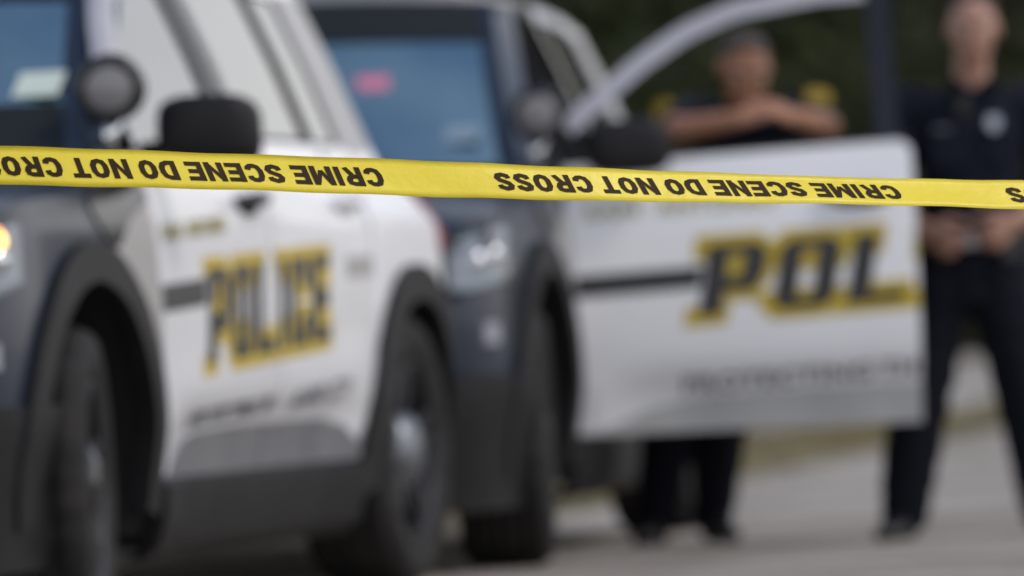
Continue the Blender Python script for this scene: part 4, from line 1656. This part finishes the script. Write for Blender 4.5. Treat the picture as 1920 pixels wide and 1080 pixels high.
def make_tape():
    V, Fc = [], []
    N, Mv = 900, 6
    u0, u1 = -3.5, TL + 3.5
    for i in range(N + 1):
        u = u0 + (u1 - u0) * i / N
        for j in range(Mv + 1):
            V.append(tape_pt(u, -TW / 2 + TW * j / Mv))
    for i in range(N):
        for j in range(Mv):
            a = i * (Mv + 1) + j
            Fc.append((a, a + 1, a + Mv + 2, a + Mv + 1))
    n = len(V)
    V2 = []
    for i in range(N + 1):
        u = u0 + (u1 - u0) * i / N
        for j in range(Mv + 1):
            V2.append(tape_pt(u, -TW / 2 + TW * j / Mv, -.0002))
    F2 = [tuple(n + k for k in f[::-1]) for f in Fc]
    rim = []
    for i in range(N):
        for j in (0, Mv):
            a = i * (Mv + 1) + j
            b = a + Mv + 1
            rim.append((a, b, b + n, a + n))
    tape = from_py('barrier_tape', V + V2, Fc + F2 + rim, M['tape'])
    tag(tape, 'yellow CRIME SCENE DO NOT CROSS tape stretched across the foreground, printed upside down', 'barrier tape')
    # u for a picture column (perspective along the straight tape)
    def u_at(px):
        lo, hi = -4.0, TL + 4.0
        for _ in range(50):
            m = (lo + hi) / 2
            c = A + dirT * m
            x = 960 + F_PX * c.x / c.y - .0408 * 200 + 0
            if x < px: lo = m
            else: hi = m
        return lo
    period = u_at(1685) - u_at(718)
    caph = .0312
    unit = caph
    def glyph(ch):
        st = .29
        a, b = st / 2, .85 - st / 2
        if ch == 'C': return .85, [([(b, .66), (b - .02, .78), (.56, .87), (.40, .88), (.24, .82), (a, .62), (a, .38), (.24, .18), (.40, .12), (.56, .13), (b - .02, .22), (b, .34)], False)]
        if ch == 'O': return .85, [([(a, .36), (a, .64), (.24, .82), (.425, .88), (.61, .82), (b, .64), (b, .36), (.61, .18), (.425, .12), (.24, .18)], True)]
        if ch == 'S': return .82, [([(b - .02, .68), (b - .05, .80), (.41, .885), (.2, .83), (a, .70), (.22, .58), (.41, .5), (.6, .42), (b - .02, .30), (.62, .17), (.41, .115), (.19, .18), (a, .31)], False)]
        if ch == 'D': return .85, [([(a, .11), (a, .89), (.42, .885), (.62, .80), (b, .62), (b, .38), (.62, .20), (.42, .11)], True)]
        if ch == 'R': return .88, [([(a, 0), (a, 1)], False), ([(a + .1, .89), (.5, .89), (.66, .83), (.69, .70), (.63, .57), (.48, .5), (a + .1, .5)], False), ([(.46, .48), (.73, 0)], False)]
        if ch == 'E': return .80, [([(a, 0), (a, 1)], False), ([(a + .1, .885), (.80, .885)], False), ([(a + .1, .5), (.72, .5)], False), ([(a + .1, .115), (.80, .115)], False)]
        if ch == 'N': return .88, [([(a, 0), (a, 1)], False), ([(.88 - a, 0), (.88 - a, 1)], False), ([(a + .02, .93), (.86 - a, .07)], False)]
        if ch == 'M': return 1.02, [([(a - .01, 0), (a - .01, 1)], False), ([(1.03 - a, 0), (1.03 - a, 1)], False), ([(a + .06, .9), (.51, .22)], False), ([(.96 - a, .9), (.51, .22)], False)]
        if ch == 'I': return .32, [([(.16, 0), (.16, 1)], False)]
        if ch == 'T': return .80, [([(0, .885), (.80, .885)], False), ([(.40, 0), (.40, .8)], False)]
        return .36, []
    def stroke_quads(P, closed, st=.27):
        n = len(P)
        P = [Vector(p) for p in P]
        L, Rr = [], []
        for i in range(n):
            p0 = P[i - 1] if (i > 0 or closed) else P[i]
            p1 = P[(i + 1) % n] if (i < n - 1 or closed) else P[i]
            d1 = (P[i] - p0).normalized() if (P[i] - p0).length > 1e-6 else (p1 - P[i]).normalized()
            d2 = (p1 - P[i]).normalized() if (p1 - P[i]).length > 1e-6 else d1
            n1, n2 = Vector((-d1.y, d1.x)), Vector((-d2.y, d2.x))
            m = (n1 + n2).normalized()
            k = 1 / max(.6, m.dot(n1))
            o = Vector((m.x * st / 2 * k, m.y * st / 2 * k * .80))
            L.append(P[i] + o)
            Rr.append(P[i] - o)
        return [(L[i], L[(i + 1) % n], Rr[(i + 1) % n], Rr[i]) for i in range(n if closed else n - 1)]
    words = []
    x = 0
    text = 'CRIME SCENE DO NOT CROSS'
    for ch in text:
        w, st = glyph(ch)
        words.append((ch, x, st))
        x += w + .11 if ch != ' ' else .33
    total = x - .11
    for k in range(-4, 5):
        ur = u_at(718) + period * k
        sc = period * .785 / total
        for word_i, grp in enumerate(text.split(' ')):
            bm = bmesh.new()
            start = sum(len(g_) + 1 for g_ in text.split(' ')[:word_i])
            lay = 0
            for ch, lx0, sts in words[start:start + len(grp)]:
                for P, closed in sts:
                    lay += 1
                    qs = stroke_quads(P, closed, .20 if ch in 'NM' and len(P) == 2 and P[0][0] != P[1][0] else .27)
                    cache = {}
                    for q in qs:
                        vs_ = []
                        for p in q:
                            key = (round(p.x, 5), round(p.y, 5))
                            if key not in cache:
                                lx = (lx0 + p.x) * sc
                                lz = min(1.0, max(0.0, p.y)) * caph
                                vv = -.0010 + caph / 2 - lz
                                uu = ur - lx - .36 * vv
                                cache[key] = bm.verts.new(tape_pt(uu, vv, .0007 + .00004 * (lay % 4)))
                            vs_.append(cache[key])
                        if len(set(vs_)) == 4:
                            try:
                                bm.faces.new(vs_)
                            except ValueError:
                                pass
            from_bm('printed_word', bm, M['tapeink'], tape, smooth=False)
make_tape()
